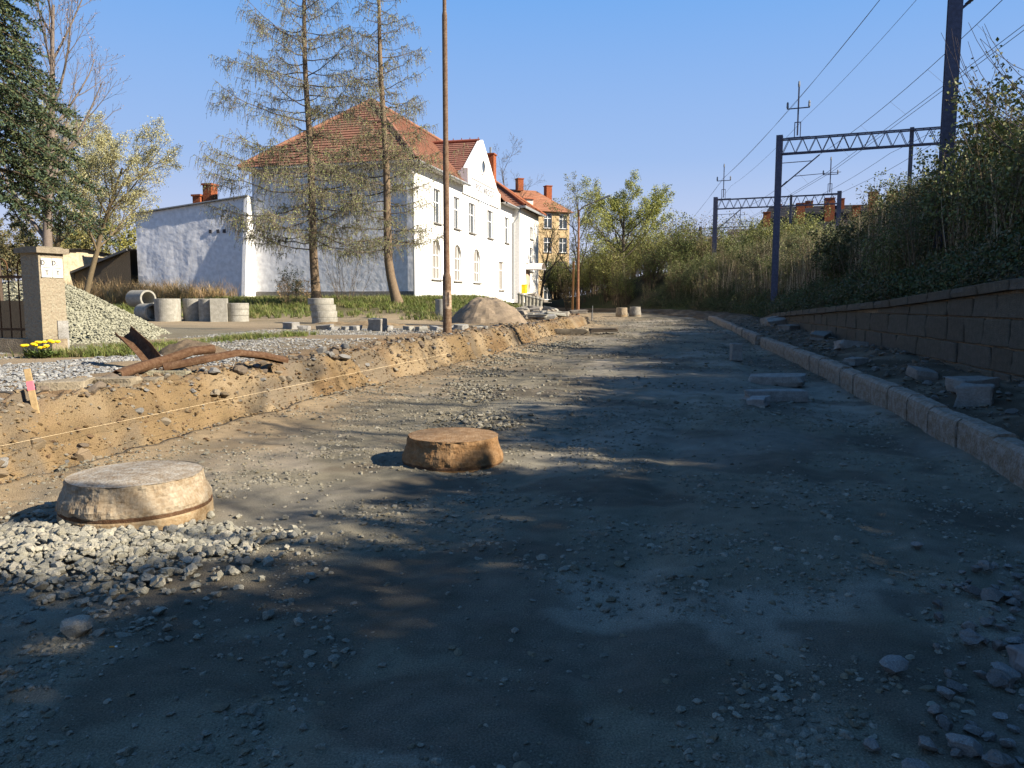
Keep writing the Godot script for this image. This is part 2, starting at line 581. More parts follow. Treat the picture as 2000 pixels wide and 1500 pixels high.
func build_stones() -> void:
	for k in 6:
		rocks.append(stone(Vector3(1, .72, .85), 0.0, 2 if k < 4 else 1, 40 + k, 0.35).mesh(M.pebble))
	var grey := [Color(.32, .295, .235), Color(.28, .26, .2), Color(.22, .205, .16), Color(.38, .35, .275), Color(.24, .21, .145)]
	var pale := [Color(.42, .40, .32), Color(.37, .35, .28), Color(.31, .3, .25), Color(.45, .42, .34)]
	var earth := [Color(.3, .21, .11), Color(.24, .16, .08), Color(.33, .25, .15), Color(.2, .13, .075), Color(.27, .24, .19)]
	var near := func() -> Vector2:
		var s := 1.3 + 11.0 * pow(rng.randf(), 1.6)
		var x := rf(maxf(bnx(s), -1.15 * s - 1.5), minf(kx(s) - 0.1, 0.5 * s + 0.6))
		var q := n1.get_noise_2d(x * 17.0 + 9.0, s * 17.0)
		return Vector2(x, s) if rng.randf() < clampf(0.4 - 1.2 * q + 1.4 * n1.get_noise_2d(x * 48.0, s * 48.0), 0.05, 1.0) else Vector2(999, 0)
	stones_on("loose_gravel", "loose crushed grey stones strewn over the dug-out road bed", 60000, near, 0.007, 0.055, grey, .3)
	stones_on("coarse_gravel", "larger broken stones lying singly on the road bed", 1100, near, 0.05, 0.11, grey, .34)
	var far := func() -> Vector2:
		var s := rf(11.0, 50.0)
		var x := rf(bnx(s), kx(s))
		return Vector2(x, s) if rng.randf() < 0.4 + n1.get_noise_2d(x * 17.0 + 9.0, s * 17.0) else Vector2(999, 0)
	stones_on("far_gravel", "scattered grey stones on the farther road bed", 6000, far, 0.03, 0.12, grey)
	# gravel windrow at the foot of the bank beyond the second manhole
	var row := func() -> Vector2:
		var s := rf(9.0, 26.0)
		var x := look([[9, -2.6], [10.5, -3.4], [13, -4.1], [16, -4.8], [19, -5.1], [26, -4.6]], s) + rng.randfn(0.0, 0.34)
		return Vector2(x, s) if n1.get_noise_2d(s * 40.0, 3.0) > -0.15 else Vector2(999, 0)
	stones_on("gravel_windrow", "ragged line of crushed grey stones beside the foot of the clay bank", 2600, row, 0.035, 0.11, grey, 0.1)
	var lip := func() -> Vector2:
		var s := rf(3.5, 34.0)
		return Vector2(bnx(s) - BW - absf(rng.randfn(0.0, 0.7)) + 0.45, s)
	stones_on("bank_rubble", "small earthy stones and clods along the lip of the clay bank", 9000, lip, 0.015, 0.1, earth, 0.3)
	var edge := func() -> Vector2:
		var s := 4.0 + 24.0 * rng.randf()
		return Vector2(bnx(s) - BW - rng.randfn(0.02, 0.28), s)
	stones_on("edge_rubble", "broken brown stones and asphalt lumps strewn along the top edge of the bank", 620, edge, 0.07, 0.27, [Color(.25, .19, .12), Color(.3, .25, .18), Color(.2, .16, .12), Color(.27, .26, .24)], 0.22)
	var toe := func() -> Vector2:
		var s := rf(3.5, 34.0)
		return Vector2(bnx(s) + absf(rng.randfn(0.0, 0.35)) - 0.3, s)
	stones_on("bank_crumbs", "crumbled sandy clods at the foot of the clay bank", 6000, toe, 0.012, 0.07, earth, 0.2)
	var cut := func() -> Vector2:
		var s := 3.5 + 26.0 * pow(rng.randf(), 1.5)
		return Vector2(bnx(s) - BW * rng.randf(), s)
	stones_on("bank_clods", "crumbs of clay and pebbles in the cut face of the bank", 12000, cut, 0.01, 0.055, earth, 0.3)
	var yard := func() -> Vector2:
		var s := rf(5.0, 22.0)
		var x := bnx(s) - BW - 0.8 - rng.randf() * 5.0
		return Vector2(x, s) if n1.get_noise_2d(x * 10.0, s * 10.0 + 55.0) < 0.2 else Vector2(999, 0)
	stones_on("yard_gravel", "grey chippings spread on the ground above the clay bank", 15000, yard, 0.02, 0.085, [Color(.38, .375, .36), Color(.3, .3, .29), Color(.45, .44, .4)])
	var chips := func() -> Vector2:
		var s := rf(5.6, 11.8)
		var x := bnx(s) - BW - .35 - 2.9 * rng.randf()
		return Vector2(x, s) if n1.get_noise_2d(x * 20.0 + 77.0, s * 20.0) > -.2 else Vector2(999, 0)
	stones_on("blue_chippings", "blue-grey chippings spread between the gate pillar and the slab row", 6500, chips, 0.025, 0.085, [Color(.36, .37, .37), Color(.3, .305, .3), Color(.43, .43, .41)], .15)
	var verge := func() -> Vector2:
		var s := rf(5.0, 42.0)
		return Vector2(kx(s) + rf(.25, 2.0), s)
	stones_on("verge_rubble", "dark stones and clods between the kerb and the stone wall", 2600, verge, 0.03, 0.2, [Color(.2, .165, .12), Color(.25, .2, .14), Color(.24, .22, .19)], 0.2)
	var kerbside := func() -> Vector2:
		var s := rf(2.6, 5.4)
		return Vector2(0.35 * s + 0.05 + rng.randfn(0.0, 0.22), s)
	stones_on("corner_rubble", "heap of broken stones in the shade at the kerb side", 150, kerbside, 0.05, 0.15, [Color(.28, .25, .22), Color(.22, .2, .18), Color(.3, .29, .27)], 0.05)
	# heap of pale crushed stone round the near manhole
	var heap := thing("crushed_stone_heap", "heap of pale crushed stones against the nearest manhole", "gravel heap")
	heap.set_meta("kind", "stuff")
	var e: Array = []
	var cc: Array = []
	for k in 4:
		var t: Array[Transform3D] = []
		e.append(t); cc.append(PackedColorArray())
	for k in 2600:
		var a := rng.randfn(0.0, 1.0)
		var d := rng.randfn(0.0, 1.0)
		var x := -4.02 + 0.5 * a + 0.25 * d
		var s := 3.95 - 0.26 * a + 0.2 * d
		if k % 4 == 0:
			x = -3.35 + 0.3 * a
			s = 4.45 + 0.24 * d
		var dd := Vector2(x, s).distance_to(Vector2(-4.17, 4.82))
		if dd < 0.53 or x < -5.2: continue
		var hh := 0.11 * exp(-0.55 * (pow((x + 4.1) / 0.62, 2.0) + pow((s - 3.95) / 0.34, 2.0)))
		var z := 0.03 * pow(3.6, pow(rng.randf(), 1.4))
		var q := rng.randi() % 4
		(e[q] as Array[Transform3D]).append(Transform3D(Basis.from_euler(rv(3.0)).scaled(Vector3(z, z * .75, z)), V(x, gy(x, s) + hh * rf(.55, 1.0) + z * .2, s)))
		var pc: PackedColorArray = cc[q]
		pc.append(tone(pale[rng.randi() % 4], 0.15))
		cc[q] = pc
	for q in 4: scatter("stones", rocks[q], e[q], cc[q], heap)
# ---------- things on the building site
func manhole(label: String, x: float, s: float, r: float, h: float, m: Material, rim: Material, seed_: int, turn: float, lift := 0.0) -> void:
	var y := gy(x, s) + lift
	var t := thing("manhole", label, "manhole", V(x, y, s), turn, "")
	var f := noise(seed_, 0.02, 3)
	var b := MB.new()
	b.lathe([Vector2(r * 1.0, -.1), Vector2(r * 1.0, .075), Vector2(r * .985, .09)], 56, Vector3.ZERO, Color(.9, .78, .6), f, 0.012)
	part("base_ring", b, m, t)
	b = MB.new()
	b.lathe([Vector2(r * .97, .08), Vector2(r * .992, .09), Vector2(r * .992, .112), Vector2(r * .97, .122)], 56, Vector3.ZERO, Color.WHITE, f, 0.01)
	part("rust_joint", b, rim, t)
	b = MB.new()
	var prof := [[0.0, .985], [.06, 1.0], [.2, .995], [.38, .965], [.55, .925], [.72, .9], [.97, .885], [1.0, .88]]
	var g := noise(seed_ + 1, .05, 4)
	var P := func(i: int, j: int) -> Vector3:
		var an := TAU * (i % 110) / 110.0
		var v := j / 18.0
		var yy := .108 + (h - .108) * v
		var rr: float = r * look(prof, v) * (1.0 + .035 * f.get_noise_3d(cos(an) * 60.0, 0, sin(an) * 60.0))
		if j > 0 and j < 18: rr += .012 * g.get_noise_3d(cos(an) * 160.0, yy * 330.0, sin(an) * 160.0) - .03 * maxf(0.0, g.get_noise_3d(cos(an) * 60.0 + 300.0, yy * 130.0, sin(an) * 60.0) - .12)
		return Vector3(cos(an) * rr, yy, sin(an) * rr)
	for i in 110:
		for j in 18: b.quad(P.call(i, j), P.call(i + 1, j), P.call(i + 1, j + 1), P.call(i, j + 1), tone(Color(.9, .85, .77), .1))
	part("cone", b, m, t)
	b = MB.new()
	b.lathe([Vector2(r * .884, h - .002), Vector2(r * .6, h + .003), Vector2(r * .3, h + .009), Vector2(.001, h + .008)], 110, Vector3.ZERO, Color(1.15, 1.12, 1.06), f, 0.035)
	part("lid", b, m, t)

func hollow(r: float, ri: float, h: float, at: Vector3, sides := 40) -> MB:
	var b := MB.new()
	b.lathe([Vector2(ri, 0), Vector2(r - .01, 0), Vector2(r, .012), Vector2(r, h - .012), Vector2(r - .012, h), Vector2(ri, h), Vector2(ri, 0)], sides, at, Color.WHITE)
	return b
func mound(rx: float, rs: float, h: float, seed_: int, col: Color, pw := 1.0, lump := 0.05) -> MB:
	var b := MB.new()
	var f := noise(seed_, 0.02, 4)
	var R := 26
	var A := 60
	var g: Array = []
	for q in R + 1:
		var row: Array[Vector3] = []
		for k in A:
			var a := TAU * k / A
			var t := float(q) / R
			var edge := 1.0 + 0.16 * f.get_noise_2d(cos(a) * 40.0 + 200.0, sin(a) * 40.0)
			var x := cos(a) * t * rx * edge
			var z := sin(a) * t * rs * edge
			var y := h * (1.0 - pow(t, pw)) * (1.0 - 0.35 * exp(-t * t * 40.0) * 0.6) + lump * f.get_noise_2d(x * 90.0, z * 90.0) + lump * 1.6 * f.get_noise_2d(x * 30.0, z * 30.0) + lump * 3.0 * (1.0 - t) * f.get_noise_2d(x * 14.0 + 70.0, z * 14.0) - 0.22 * pow(t, 8.0)
			row.append(Vector3(x, y, z))
		g.append(row)
	for q in R:
		for k in A:
			var k2 := (k + 1) % A
			var cc := tone(col, 0.13)
			if q == 0: b.tri(g[0][0], g[1][k], g[1][k2], cc)
			else: b.quad(g[q][k], g[q + 1][k], g[q + 1][k2], g[q][k2], cc)
	return b

func slab(label: String, x: float, s: float, size: Vector3, turn: float, seed_: int, col: Color, lift := 0.0, tilt := 0.0, m: Material = null, called := "stone_slab", group := "broken slabs") -> void:
	var o := inst(called, block(size, seed_, .07, .05, col).mesh(m if m else M.concrete), self)
	o.position = V(x, gy(x, s) + size.y * 0.36 + lift, s)
	o.rotation = Vector3(tilt, turn, tilt * 0.6)
	tag(o, label, "slab" if called.ends_with("slab") else "stone", group)

# a hewn block: a box whose faces are divided, edges rounded by r, faces uneven by amp
func block(size: Vector3, seed_: int, r: float, amp: float, col: Color) -> MB:
	var b := MB.new()
	var f := noise(seed_, .9, 2)
	var g := RandomNumberGenerator.new()
	g.seed = seed_
	var skew: Array[Vector3] = []
	for k in 8: skew.append(Vector3(g.randf_range(-1, 1), g.randf_range(-1, 1), g.randf_range(-1, 1)) * amp * 1.8)
	var lo := [-.5, -.5 + r, 0.0, .5 - r, .5]
	var P := func(q: Vector3) -> Vector3:
		var n := 0
		for e in 3: if absf(q[e]) > .499: n += 1
		var o := q
		if n > 1:
			for e in 3: if absf(q[e]) > .499: o[e] = signf(q[e]) * (.5 - r * .3 * (n - 1))
		var c := (1 if q.x > 0 else 0) + (2 if q.y > 0 else 0) + (4 if q.z > 0 else 0)
		o += skew[c] * absf(q.x) * absf(q.y) * absf(q.z) * 8.0
		o += Vector3(f.get_noise_3dv(q * 2.0), f.get_noise_3dv(q * 2.0 + Vector3(9, 0, 0)), f.get_noise_3dv(q * 2.0 + Vector3(0, 9, 0))) * amp * 1.6
		return o * size
	for ax in 3:
		for sg in [-1.0, 1.0]:
			var nrm := Vector3.ZERO
			nrm[ax] = sg
			for i in 4:
				for j in 4:
					var c: Array[Vector3] = []
					for e in [[i, j], [i + 1, j], [i + 1, j + 1], [i, j + 1]]:
						var q := Vector3.ZERO
						q[ax] = sg * .5
						q[(ax + 1) % 3] = lo[e[0]]
						q[(ax + 2) % 3] = lo[e[1]]
						c.append(P.call(q))
					face(b, c[0], c[1], c[2], c[3], nrm, col)
	return b
func half_pipe(pts: Array, r: float, arc: float, roll: float, m: Material, parent: Node3D) -> void:
	# a torn, rusted length of pipe, open along one side
	var b := MB.new()
	var N := 14
	var rings: Array = []
	for k in pts.size():
		var p: Vector3 = pts[k]
		var t: Vector3 = ((pts[mini(k + 1, pts.size() - 1)] as Vector3) - (pts[maxi(k - 1, 0)] as Vector3)).normalized()
		var u := t.cross(Vector3.UP).normalized()
		var w := u.cross(t)
		var ring: Array = []
		for j in N + 1:
			var a := roll - arc * 0.5 + arc * j / N
			var rr := r * (1.0 + 0.08 * sin(j * 1.7 + k * 2.1))
			var d := u * sin(a) + w * cos(a)
			ring.append([p + d * rr, p + d * (rr - 0.009)])
		rings.append(ring)
	for k in pts.size() - 1:
		for j in N:
			var c := tone(Color(1, 1, 1), 0.12)
			b.quad(rings[k][j][0], rings[k][j + 1][0], rings[k + 1][j + 1][0], rings[k + 1][j][0], c)
			b.quad(rings[k][j][1], rings[k + 1][j][1], rings[k + 1][j + 1][1], rings[k][j + 1][1], c)
		for j in [0, N]:
			b.quad(rings[k][j][0], rings[k + 1][j][0], rings[k + 1][j][1], rings[k][j][1], Color.WHITE)
	for k in [0, pts.size() - 1]:
		for j in N: b.quad(rings[k][j][0], rings[k][j + 1][0], rings[k][j + 1][1], rings[k][j][1], Color.WHITE)
	part("pipe_wall", b, m, parent)

func text_part(words: String, size: float, at: Transform3D, m: Material, parent: Node, called := "lettering") -> void:
	var tm := TextMesh.new()
	var f := SystemFont.new()
	f.font_names = PackedStringArray(["Droid Sans"])
	f.font_weight = 700
	tm.font = f
	tm.text = words
	tm.font_size = 64
	tm.pixel_size = size / 46.0
	tm.depth = 0.01
	tm.material = m
	var o := inst(called, tm, parent)
	o.transform = at

const ORD := ["nearest", "second", "third", "fourth", "fifth", "sixth", "seventh", "eighth", "ninth", "tenth", "eleventh", "twelfth", "thirteenth"]
func build_site() -> void:
	manhole("pale concrete manhole cone nearest the camera, ringed by pale crushed stones", -4.17, 4.82, .53, .33, M.oldcrete, M.rust, 3, 0.4)
	manhole("brown rust-stained manhole cone in the middle of the road", -2.55, 7.42, .52, .36, M.browncrete, M.rust, 8, 1.9, -.085)
	manhole("small ochre manhole cone at the far end of the road", -6.25, 54.6, .42, .62, M.oldcrete, M.rust, 12, 0.0)
	manhole("small grey-white manhole cone beside the ochre one at the far road end", -5.35, 54.9, .42, .68, M.concrete, M.rust, 15, 0.0)
	# kerb
	var kerb := thing("kerb", "row of weathered grey kerb stones along the shaded right edge of the road", "kerb")
	var s := 1.0
	var variants: Array = []
	for k in 4:
		var b := MB.new()
		var f := noise(70 + k, 0.5, 2)
		var prof := [Vector2(-.13, -.34), Vector2(-.14, -.02), Vector2(-.125, .05), Vector2(-.08, .085), Vector2(.06, .09), Vector2(.1, .06), Vector2(.105, -.34)]
		var L: Array = []
		for q in 7:
			var ring: Array[Vector3] = []
			for e: Vector2 in prof:
				ring.append(Vector3(e.x + .012 * f.get_noise_2d(e.y * 20.0, q * 3.0), e.y + .012 * f.get_noise_2d(e.x * 20.0 + 50.0, q * 3.0), .49 - q * .98 / 6.0))
			L.append(ring)
		for q in 6:
			for j in 6:
				b.quad(L[q][j], L[q + 1][j], L[q + 1][j + 1], L[q][j + 1], Color.WHITE)
		for j in range(1, 6):
			b.tri(L[0][0], L[0][j], L[0][j + 1], Color.WHITE)
			b.tri(L[6][0], L[6][j + 1], L[6][j], Color.WHITE)
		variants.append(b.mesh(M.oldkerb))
	while s < 47.0:
		if absf(s - 26.3) > 0.6:
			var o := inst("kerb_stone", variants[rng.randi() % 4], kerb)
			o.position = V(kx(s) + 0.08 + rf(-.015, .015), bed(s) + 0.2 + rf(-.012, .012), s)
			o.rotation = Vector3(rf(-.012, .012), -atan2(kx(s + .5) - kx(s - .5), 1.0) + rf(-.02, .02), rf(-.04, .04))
		s += 1.0
	# stone retaining wall, block by block
	var wall := thing("retaining_wall", "dark stone block retaining wall at the foot of the overgrown embankment", "wall")
	var blocks: Array = []
	for k in 7: blocks.append(block(Vector3(1, 1, 1), 200 + k, .05, .02, tone(Color(1, .97, .92), 0.16)).mesh(M.wallstone))
	var course := 0
	var y0 := 0.0
	while y0 < 1.9:
		s = -1.0 + rf(0.0, .4)
		var ch: float = [.5, .38, .46, .4, .42][course % 5]
		while s < 40.0:
			var L := rf(.6, 1.5)
			var c := s + L * 0.5
			var top := look(WH, c) - 0.16
			var lo := maxf(y0, -0.1)
			var hi := minf(y0 + ch, top)
			if hi - lo > 0.1 and hi > verge_y(c) - 0.15:
				var o := inst("stone_block", blocks[rng.randi() % 7], wall)
				o.position = V(kx(c) + 2.08 + rf(-.012, .012), (lo + hi) * 0.5, c)
				o.scale = Vector3(.4, hi - lo - .02, L - .025)
				o.rotation.y = -atan2(kx(c + .5) - kx(c - .5), 1.0)
			s += L
		y0 += ch
		course += 1
	s = -1.0
	while s < 40.0:
		var c := s + .6
		var o := inst("coping_stone", blocks[rng.randi() % 7], wall)
		o.position = V(kx(c) + 2.06, look(WH, c) - 0.07, c)
		o.scale = Vector3(.52, .17, 1.18)
		o.rotation = Vector3(atan2(look(WH, c - .5) - look(WH, c + .5), 1.0) * -1.0, -atan2(kx(c + .5) - kx(c - .5), 1.0), 0)
		s += 1.2
	# mortar core behind the blocks so that the joints are closed
	var core := MB.new()
	for k in 41:
		var a := -1.0 + k
		var A := V(kx(a) + 1.93, look(WH, a) - 0.1, a)
		var B := V(kx(a + 1) + 1.93, look(WH, a + 1) - 0.1, a + 1)
		core.quad(A, Vector3(A.x, -.3, A.z), Vector3(B.x, -.3, B.z), B, Color(.9, .86, .78))
	part("mortar", core, M.oldkerb, wall)
	# things lying in the shade by the kerb
	slab("dark square-cut kerb block lying across the road in the shade", .98, 13.05, Vector3(.98, .2, .26), 0.28, 301, Color(.95, .93, .9), 0.02, 0.0, null, "kerb_block", "")
	slab("dark flat broken slab lying beyond the loose kerb block", 1.2, 15.6, Vector3(1.0, .2, .5), -0.15, 302, Color(.95, .9, .84), 0.0, 0.06, null, "broken_slab", "")
	slab("pale pointed stone in front of the loose kerb block", .7, 12.35, Vector3(.3, .14, .18), -0.6, 303, Color(1.4, 1.4, 1.45), 0.0, 0.2, null, "pale_stone", "")
	slab("short dark concrete stump standing upright on the shaded road", .55, 20.0, Vector3(.26, .42, .26), 0.2, 304, Color(.9, .88, .84), 0.08, 0.0, null, "concrete_stump", "")
	var vs := [[3.6, 12.3, .62, .2, .36, .5], [3.45, 11.6, .42, .3, .34, -.4], [3.3, 20.5, .75, .22, .4, .3], [3.05, 24.2, .8, .2, .4, 1.2], [3.25, 25.0, .7, .16, .45, .1], [2.7, 29.8, .8, .25, .5, .9], [2.5, 33.0, .9, .3, .5, .4], [2.35, 34.6, .8, .35, .6, 2.0], [2.9, 17.4, .5, .16, .3, .8], [3.5, 14.6, .55, .18, .36, 1.7]]
	vs.sort_custom(func(a, b): return a[1] < b[1])
	for k in vs.size():
		var e: Array = vs[k]
		slab("broken grey stone block between kerb and stone wall, %s one counted from the camera" % ORD[k], e[0], e[1], Vector3(e[2], e[3], e[4]), e[5], 320 + k, tone(Color(.85, .8, .74), .15), 0.0, rf(-.2, .2), null, "dumped_stone", "stones dumped along the verge")
	# stones in the corner nearest the camera on the right
	var cs := [[1.62, 4.15, .13, .5], [1.43, 3.72, .17, .2], [1.55, 3.62, .2, 1.1], [1.66, 3.45, .12, .3], [1.5, 3.1, .14, .9], [1.7, 3.25, .11, 2.0], [1.62, 3.0, .12, .1], [1.56, 2.72, .15, .7], [1.85, 4.2, .14, 1.2], [1.3, 2.95, .1, 1.0]]
	cs.sort_custom(func(a, b): return a[1] < b[1])
	for k in cs.size():
		var e: Array = cs[k]
		slab("fist-sized broken stone in the rubble at the lower right, %s one from the camera" % ORD[k], e[0], e[1], Vector3(e[2] * 1.2, e[2] * .7, e[2]), e[3], 350 + k, tone(Color(.95, .92, .95), .25), 0.0, rf(-.3, .3), null, "broken_stone", "stones at the lower right corner")
	rock_thing("pale_cobble", "smooth pale cobble lying alone at the left edge", "stone", V(-2.92, gy(-2.92, 2.93) + .03, 2.93), Vector3(.15, .11, .13), Vector3(.1, .4, 0), 371, M.pebble, Color(.46, .42, .34), 0.3)
	# slabs and rubble on the bank
	var bs := [
		["thick flat sandstone slab at the bank edge behind the pink-marked stake", -6.85, 6.9, .5, .13, .34, .5, 1.0], ["long flat slab in the middle of the slab row on the bank", -6.72, 7.4, .62, .1, .3, .35, .9], ["small square slab at the right end of the slab row on the bank", -6.62, 7.85, .36, .1, .26, .3, .85],
		["thin pale kerb plank lying below the rusty pipes", -6.95, 8.5, .85, .11, .24, .42, 1.15], ["thin slab wedged under the slab row on the bank", -6.58, 7.15, .42, .05, .24, .2, .75], ["upright ochre flake of stone on the clay face below the stake", -5.98, 6.2, .17, .22, .09, .9, .95],
		["round brown stone at the bank edge left of the stake", -6.1, 5.35, .2, .13, .16, .1, .7], ["brown stone bedded in the clay below the slabs", -6.06, 5.75, .16, .14, .14, .6, .8]]
	for k in bs.size():
		var e: Array = bs[k]
		var tc: float = e[7]
		if k > 4:
			rock_thing("brown_stone", e[0], "stone", V(e[1], gy(e[1], e[2]) + e[4] * .1, e[2]), Vector3(e[3], e[4], e[5]), Vector3(.3, e[6], .2), 400 + k, M.pebble, Color(tc * .34, tc * .26, tc * .17), 0.15, "slabs on the clay bank")
			continue
		slab(e[0], e[1], e[2], Vector3(e[3], e[4], e[5]), e[6], 400 + k, Color(tc * .95, tc * .82, tc * .62), -0.01, rf(-.06, .06), null, "stone_slab", "slabs on the clay bank")
	var far := [["white-faced concrete kerb block lying alone on the yard", -11.7, 19.9, .5, .22, .28, -.5, 1.5, 0.0], ["upright square concrete block with a dark broken face", -8.98, 19.8, .46, .34, .3, -.25, 1.0, 0.06]]
	for e in far:
		var tc: float = e[7]
		slab(e[0], e[1], e[2], Vector3(e[3], e[4], e[5]), e[6], 430 + int(e[2] * 3.0), Color(tc, tc * .96, tc * .9), e[8], 0.0, null, "concrete_block", "")
	for k in 13:
		slab("lump of broken concrete in the rubble row across the yard, %s from the left" % ORD[k].replace("nearest", "first"), -11.0 + k * .37 + rf(-.1, .1), 19.2 + k * .18 + rf(-.4, .4), Vector3(rf(.2, .5), rf(.1, .18), rf(.16, .3)), rf(0, 3), 440 + k, tone(Color(1.15, 1.1, 1.03), .15), 0.0, rf(-.2, .2), null, "rubble_lump", "rubble row across the yard")
	# the stone heap at the far end of the bank
	for k in 46:
		var ss := rf(31.0, 40.0)
		var xx := bnx(ss) - BW - rf(-.15, 2.6)
		slab("grey paving slab tossed on the rubble heap at the far end of the bank", xx, ss, Vector3(rf(.3, .95), rf(.1, .2), rf(.25, .5)), rf(-.6, .6), 460 + k, tone(Color(1.02, .93, .82), .22), rf(0, .22), rf(-.25, .25), null, "paving_slab", "slabs on the far rubble heap")
	slab("thin dark sheet lying flat in front of the earth heap", -6.75, 27.2, Vector3(1.2, .05, .35), .5, 520, Color(.75, .75, .78), .02, 0.0, null, "flat_sheet", "")
	slab("dark plank bridging the pit at the far road edge", -4.2, 30.5, Vector3(1.1, .14, .5), .2, 521, Color(.32, .26, .2), .1, 0.05, null, "dark_plank", "")
	slab("low concrete sill lying at the bank foot by the far pit", -5.3, 29.4, Vector3(1.3, .2, .3), .1, 522, Color(.7, .6, .46), .05, 0.0, null, "concrete_sill", "")
	# earth heap, gravel heap, sand
	var o := part("earth_heap", mound(1.65, 1.5, 1.15, 5, Color(.34, .265, .185), 1.25, .075), M.ground, self)
	o.position = V(-8.0, gy(-8.0, 27.2) - 0.02, 27.2)
	tag(o, "tall brown heap of earth behind the near lamp post", "earth heap")
	o = part("sand_patch", mound(2.6, .7, .16, 6, Color(.36, .26, .15), 1.2, .05), M.ground, self)
	o.position = V(-11.6, gy(-11.6, 24.0) - 0.02, 23.9)
	o.rotation.y = -0.25
	tag(o, "low ridge of yellow sand in front of the ring stack", "sand heap")
	o = part("soil_hump", mound(.85, .55, .26, 16, Color(.2, .15, .1), 1.4, .05), M.ground, self)
	o.position = V(-8.9, gy(-8.9, 11.8) - 0.03, 11.8)
	tag(o, "low grey-brown hump of soil behind the rusty pipes", "soil heap")
	var gp := thing("gravel_heap", "large pale green-grey gravel heap behind the gate pillar", "gravel heap", V(-15.95, gy(-15.9, 15.3) - 0.05, 15.3))
	part("heap_body", mound(3.4, 2.6, 1.62, 9, Color(.42, .415, .31), 1.05, .03), M.pebble, gp)
	var hn := noise(9, 0.02, 4)
	var xf: Array[Transform3D] = []
	var pc := PackedColorArray()
	for k in 16000:
		var a := rf(0, TAU)
		var t := sqrt(rng.randf()) * 1.12
		var y := maxf(1.7 * (1.0 - pow(minf(t, 1.0), 1.05)) * (1.0 - .21 * exp(-t * t * 40.0)), 0.0)
		var z := rf(.03, .095)
		var ed := 1.0 + .16 * hn.get_noise_2d(cos(a) * 40.0 + 200.0, sin(a) * 40.0)
		xf.append(Transform3D(Basis.from_euler(rv(3.0)).scaled(Vector3(z, z * .8, z)), Vector3(cos(a) * t * 3.4 * ed, y + rf(-.01, .04), sin(a) * t * 2.6 * ed)))
		pc.append(tone(Color(.45, .445, .335), .2))
	scatter("chippings", rocks[1], xf, pc, gp)
	# concrete rings and pipes
	var pl := [["pale standing concrete pipe, leftmost and widest of the row by the white annex", -19.86, 25.0, .46, .86], ["second standing concrete pipe from the left in the pipe row", -19.25, 25.75, .42, .86], ["third standing concrete pipe from the left, beside the square culvert piece", -18.42, 25.5, .38, .86]]
	for e in pl:
		var p := part("concrete_pipe", hollow(e[3], e[3] - .07, e[4], Vector3.ZERO), M.newcrete, self)
		p.position = V(e[1], gy(e[1], e[2]) - .02, e[2])
		tag(p, e[0], "concrete pipe", "concrete pipes by the annex")
	var cu := MB.new()
	for e in [[-.26, 0, .06, .56], [.26, 0, .06, .56], [0, -.25, .46, .06], [0, .25, .46, .06]]:
		cu.bx(Vector3(e[0], .44, e[1]), Vector3(e[2], .88, e[3]))
	var cp := part("culvert_piece", cu, M.newcrete, self)
	cp.position = V(-17.85, gy(-17.85, 25.3) - .02, 25.3)
	cp.rotation.y = 0.5
	tag(cp, "upright square concrete culvert piece in the pipe row", "culvert")
	for k in 3:
		var p := part("shaft_ring", hollow(.4, .3, .235, Vector3.ZERO), M.newcrete, self)
		p.position = V(-17.42 + .01 * k, gy(-17.2, 25.8) - .02 + k * .237, 25.8)
		tag(p, ["bottom", "middle", "top"][k] + " concrete ring of the low stack at the right end of the pipe row", "concrete ring", "low stack by the culvert piece")
	for k in 4:
		var p := part("shaft_ring", hollow(.44, .31, .222, Vector3.ZERO), M.newcrete, self)
		p.position = V(-13.15 - [0.0, .02, .06, .14][k], gy(-13.15, 24.6) - .02 + k * .224, 24.6)
		tag(p, ["lowest", "second lowest", "second highest", "topmost"][k] + " grey concrete ring of the leaning stack in front of the larches", "concrete ring", "leaning ring stack")
	for k in 3:
		var p := part("lying_pipe", hollow(.33, .26, 1.1, Vector3.ZERO), M.newcrete, self)
		p.position = V([-22.0, -21.4, -22.3][k], gy(-21.2, 25.6) + [.3, .3, .82][k], [26.4, 25.5, 26.1][k])
		p.rotation = Vector3(PI / 2, [1.15, 1.05, 1.2][k], 0)
		tag(p, ["left lying concrete pipe beside the gravel heap", "right lying concrete pipe next to the standing pipes", "lying concrete pipe on top of the two others"][k], "concrete pipe", "lying pipes")
	o = part("concrete_pipe", hollow(.25, .2, .78, Vector3.ZERO), M.newcrete, self)
	o.position = V(-10.15, gy(-10.15, 28.3) - .02, 28.3)
	tag(o, "narrow concrete pipe standing alone behind the near lamp post", "concrete pipe")
	# rusty pipes
	var rp := thing("rusty_pipe", "rusty split pipe propped steeply on the bank", "pipe", Vector3.ZERO, 0.0, "rusty pipes")
	half_pipe([V(-7.62, .72, 9.3), V(-7.92, .93, 9.42), V(-8.2, 1.1, 9.52), V(-8.42, 1.2, 9.6)], .125, 3.4, 2.6, M.rust, rp)
	rp = thing("rusty_pipe", "bent rusty pipe lying from the bank edge up to the propped one", "pipe", Vector3.ZERO, 0.0, "rusty pipes")
	half_pipe([V(-6.78, .74, 7.6), V(-6.98, .78, 8.2), V(-7.0, .84, 8.75), V(-6.85, .93, 9.05), V(-6.72, .95, 9.35)], .065, 4.2, 0.5, M.rust, rp)
	rp = thing("rusty_pipe", "long kinked rusty pipe with its tip towards the lamp post", "pipe", Vector3.ZERO, 0.0, "rusty pipes")
	half_pipe([V(-6.86, .75, 8.5), V(-6.5, .84, 8.85), V(-6.3, .9, 9.3), V(-6.18, .84, 9.7), V(-6.08, .74, 10.15)], .06, 4.6, -0.2, M.rust, rp)
	# black plastic strip on the yard
	var b := MB.new()
	var pp := PackedVector3Array()
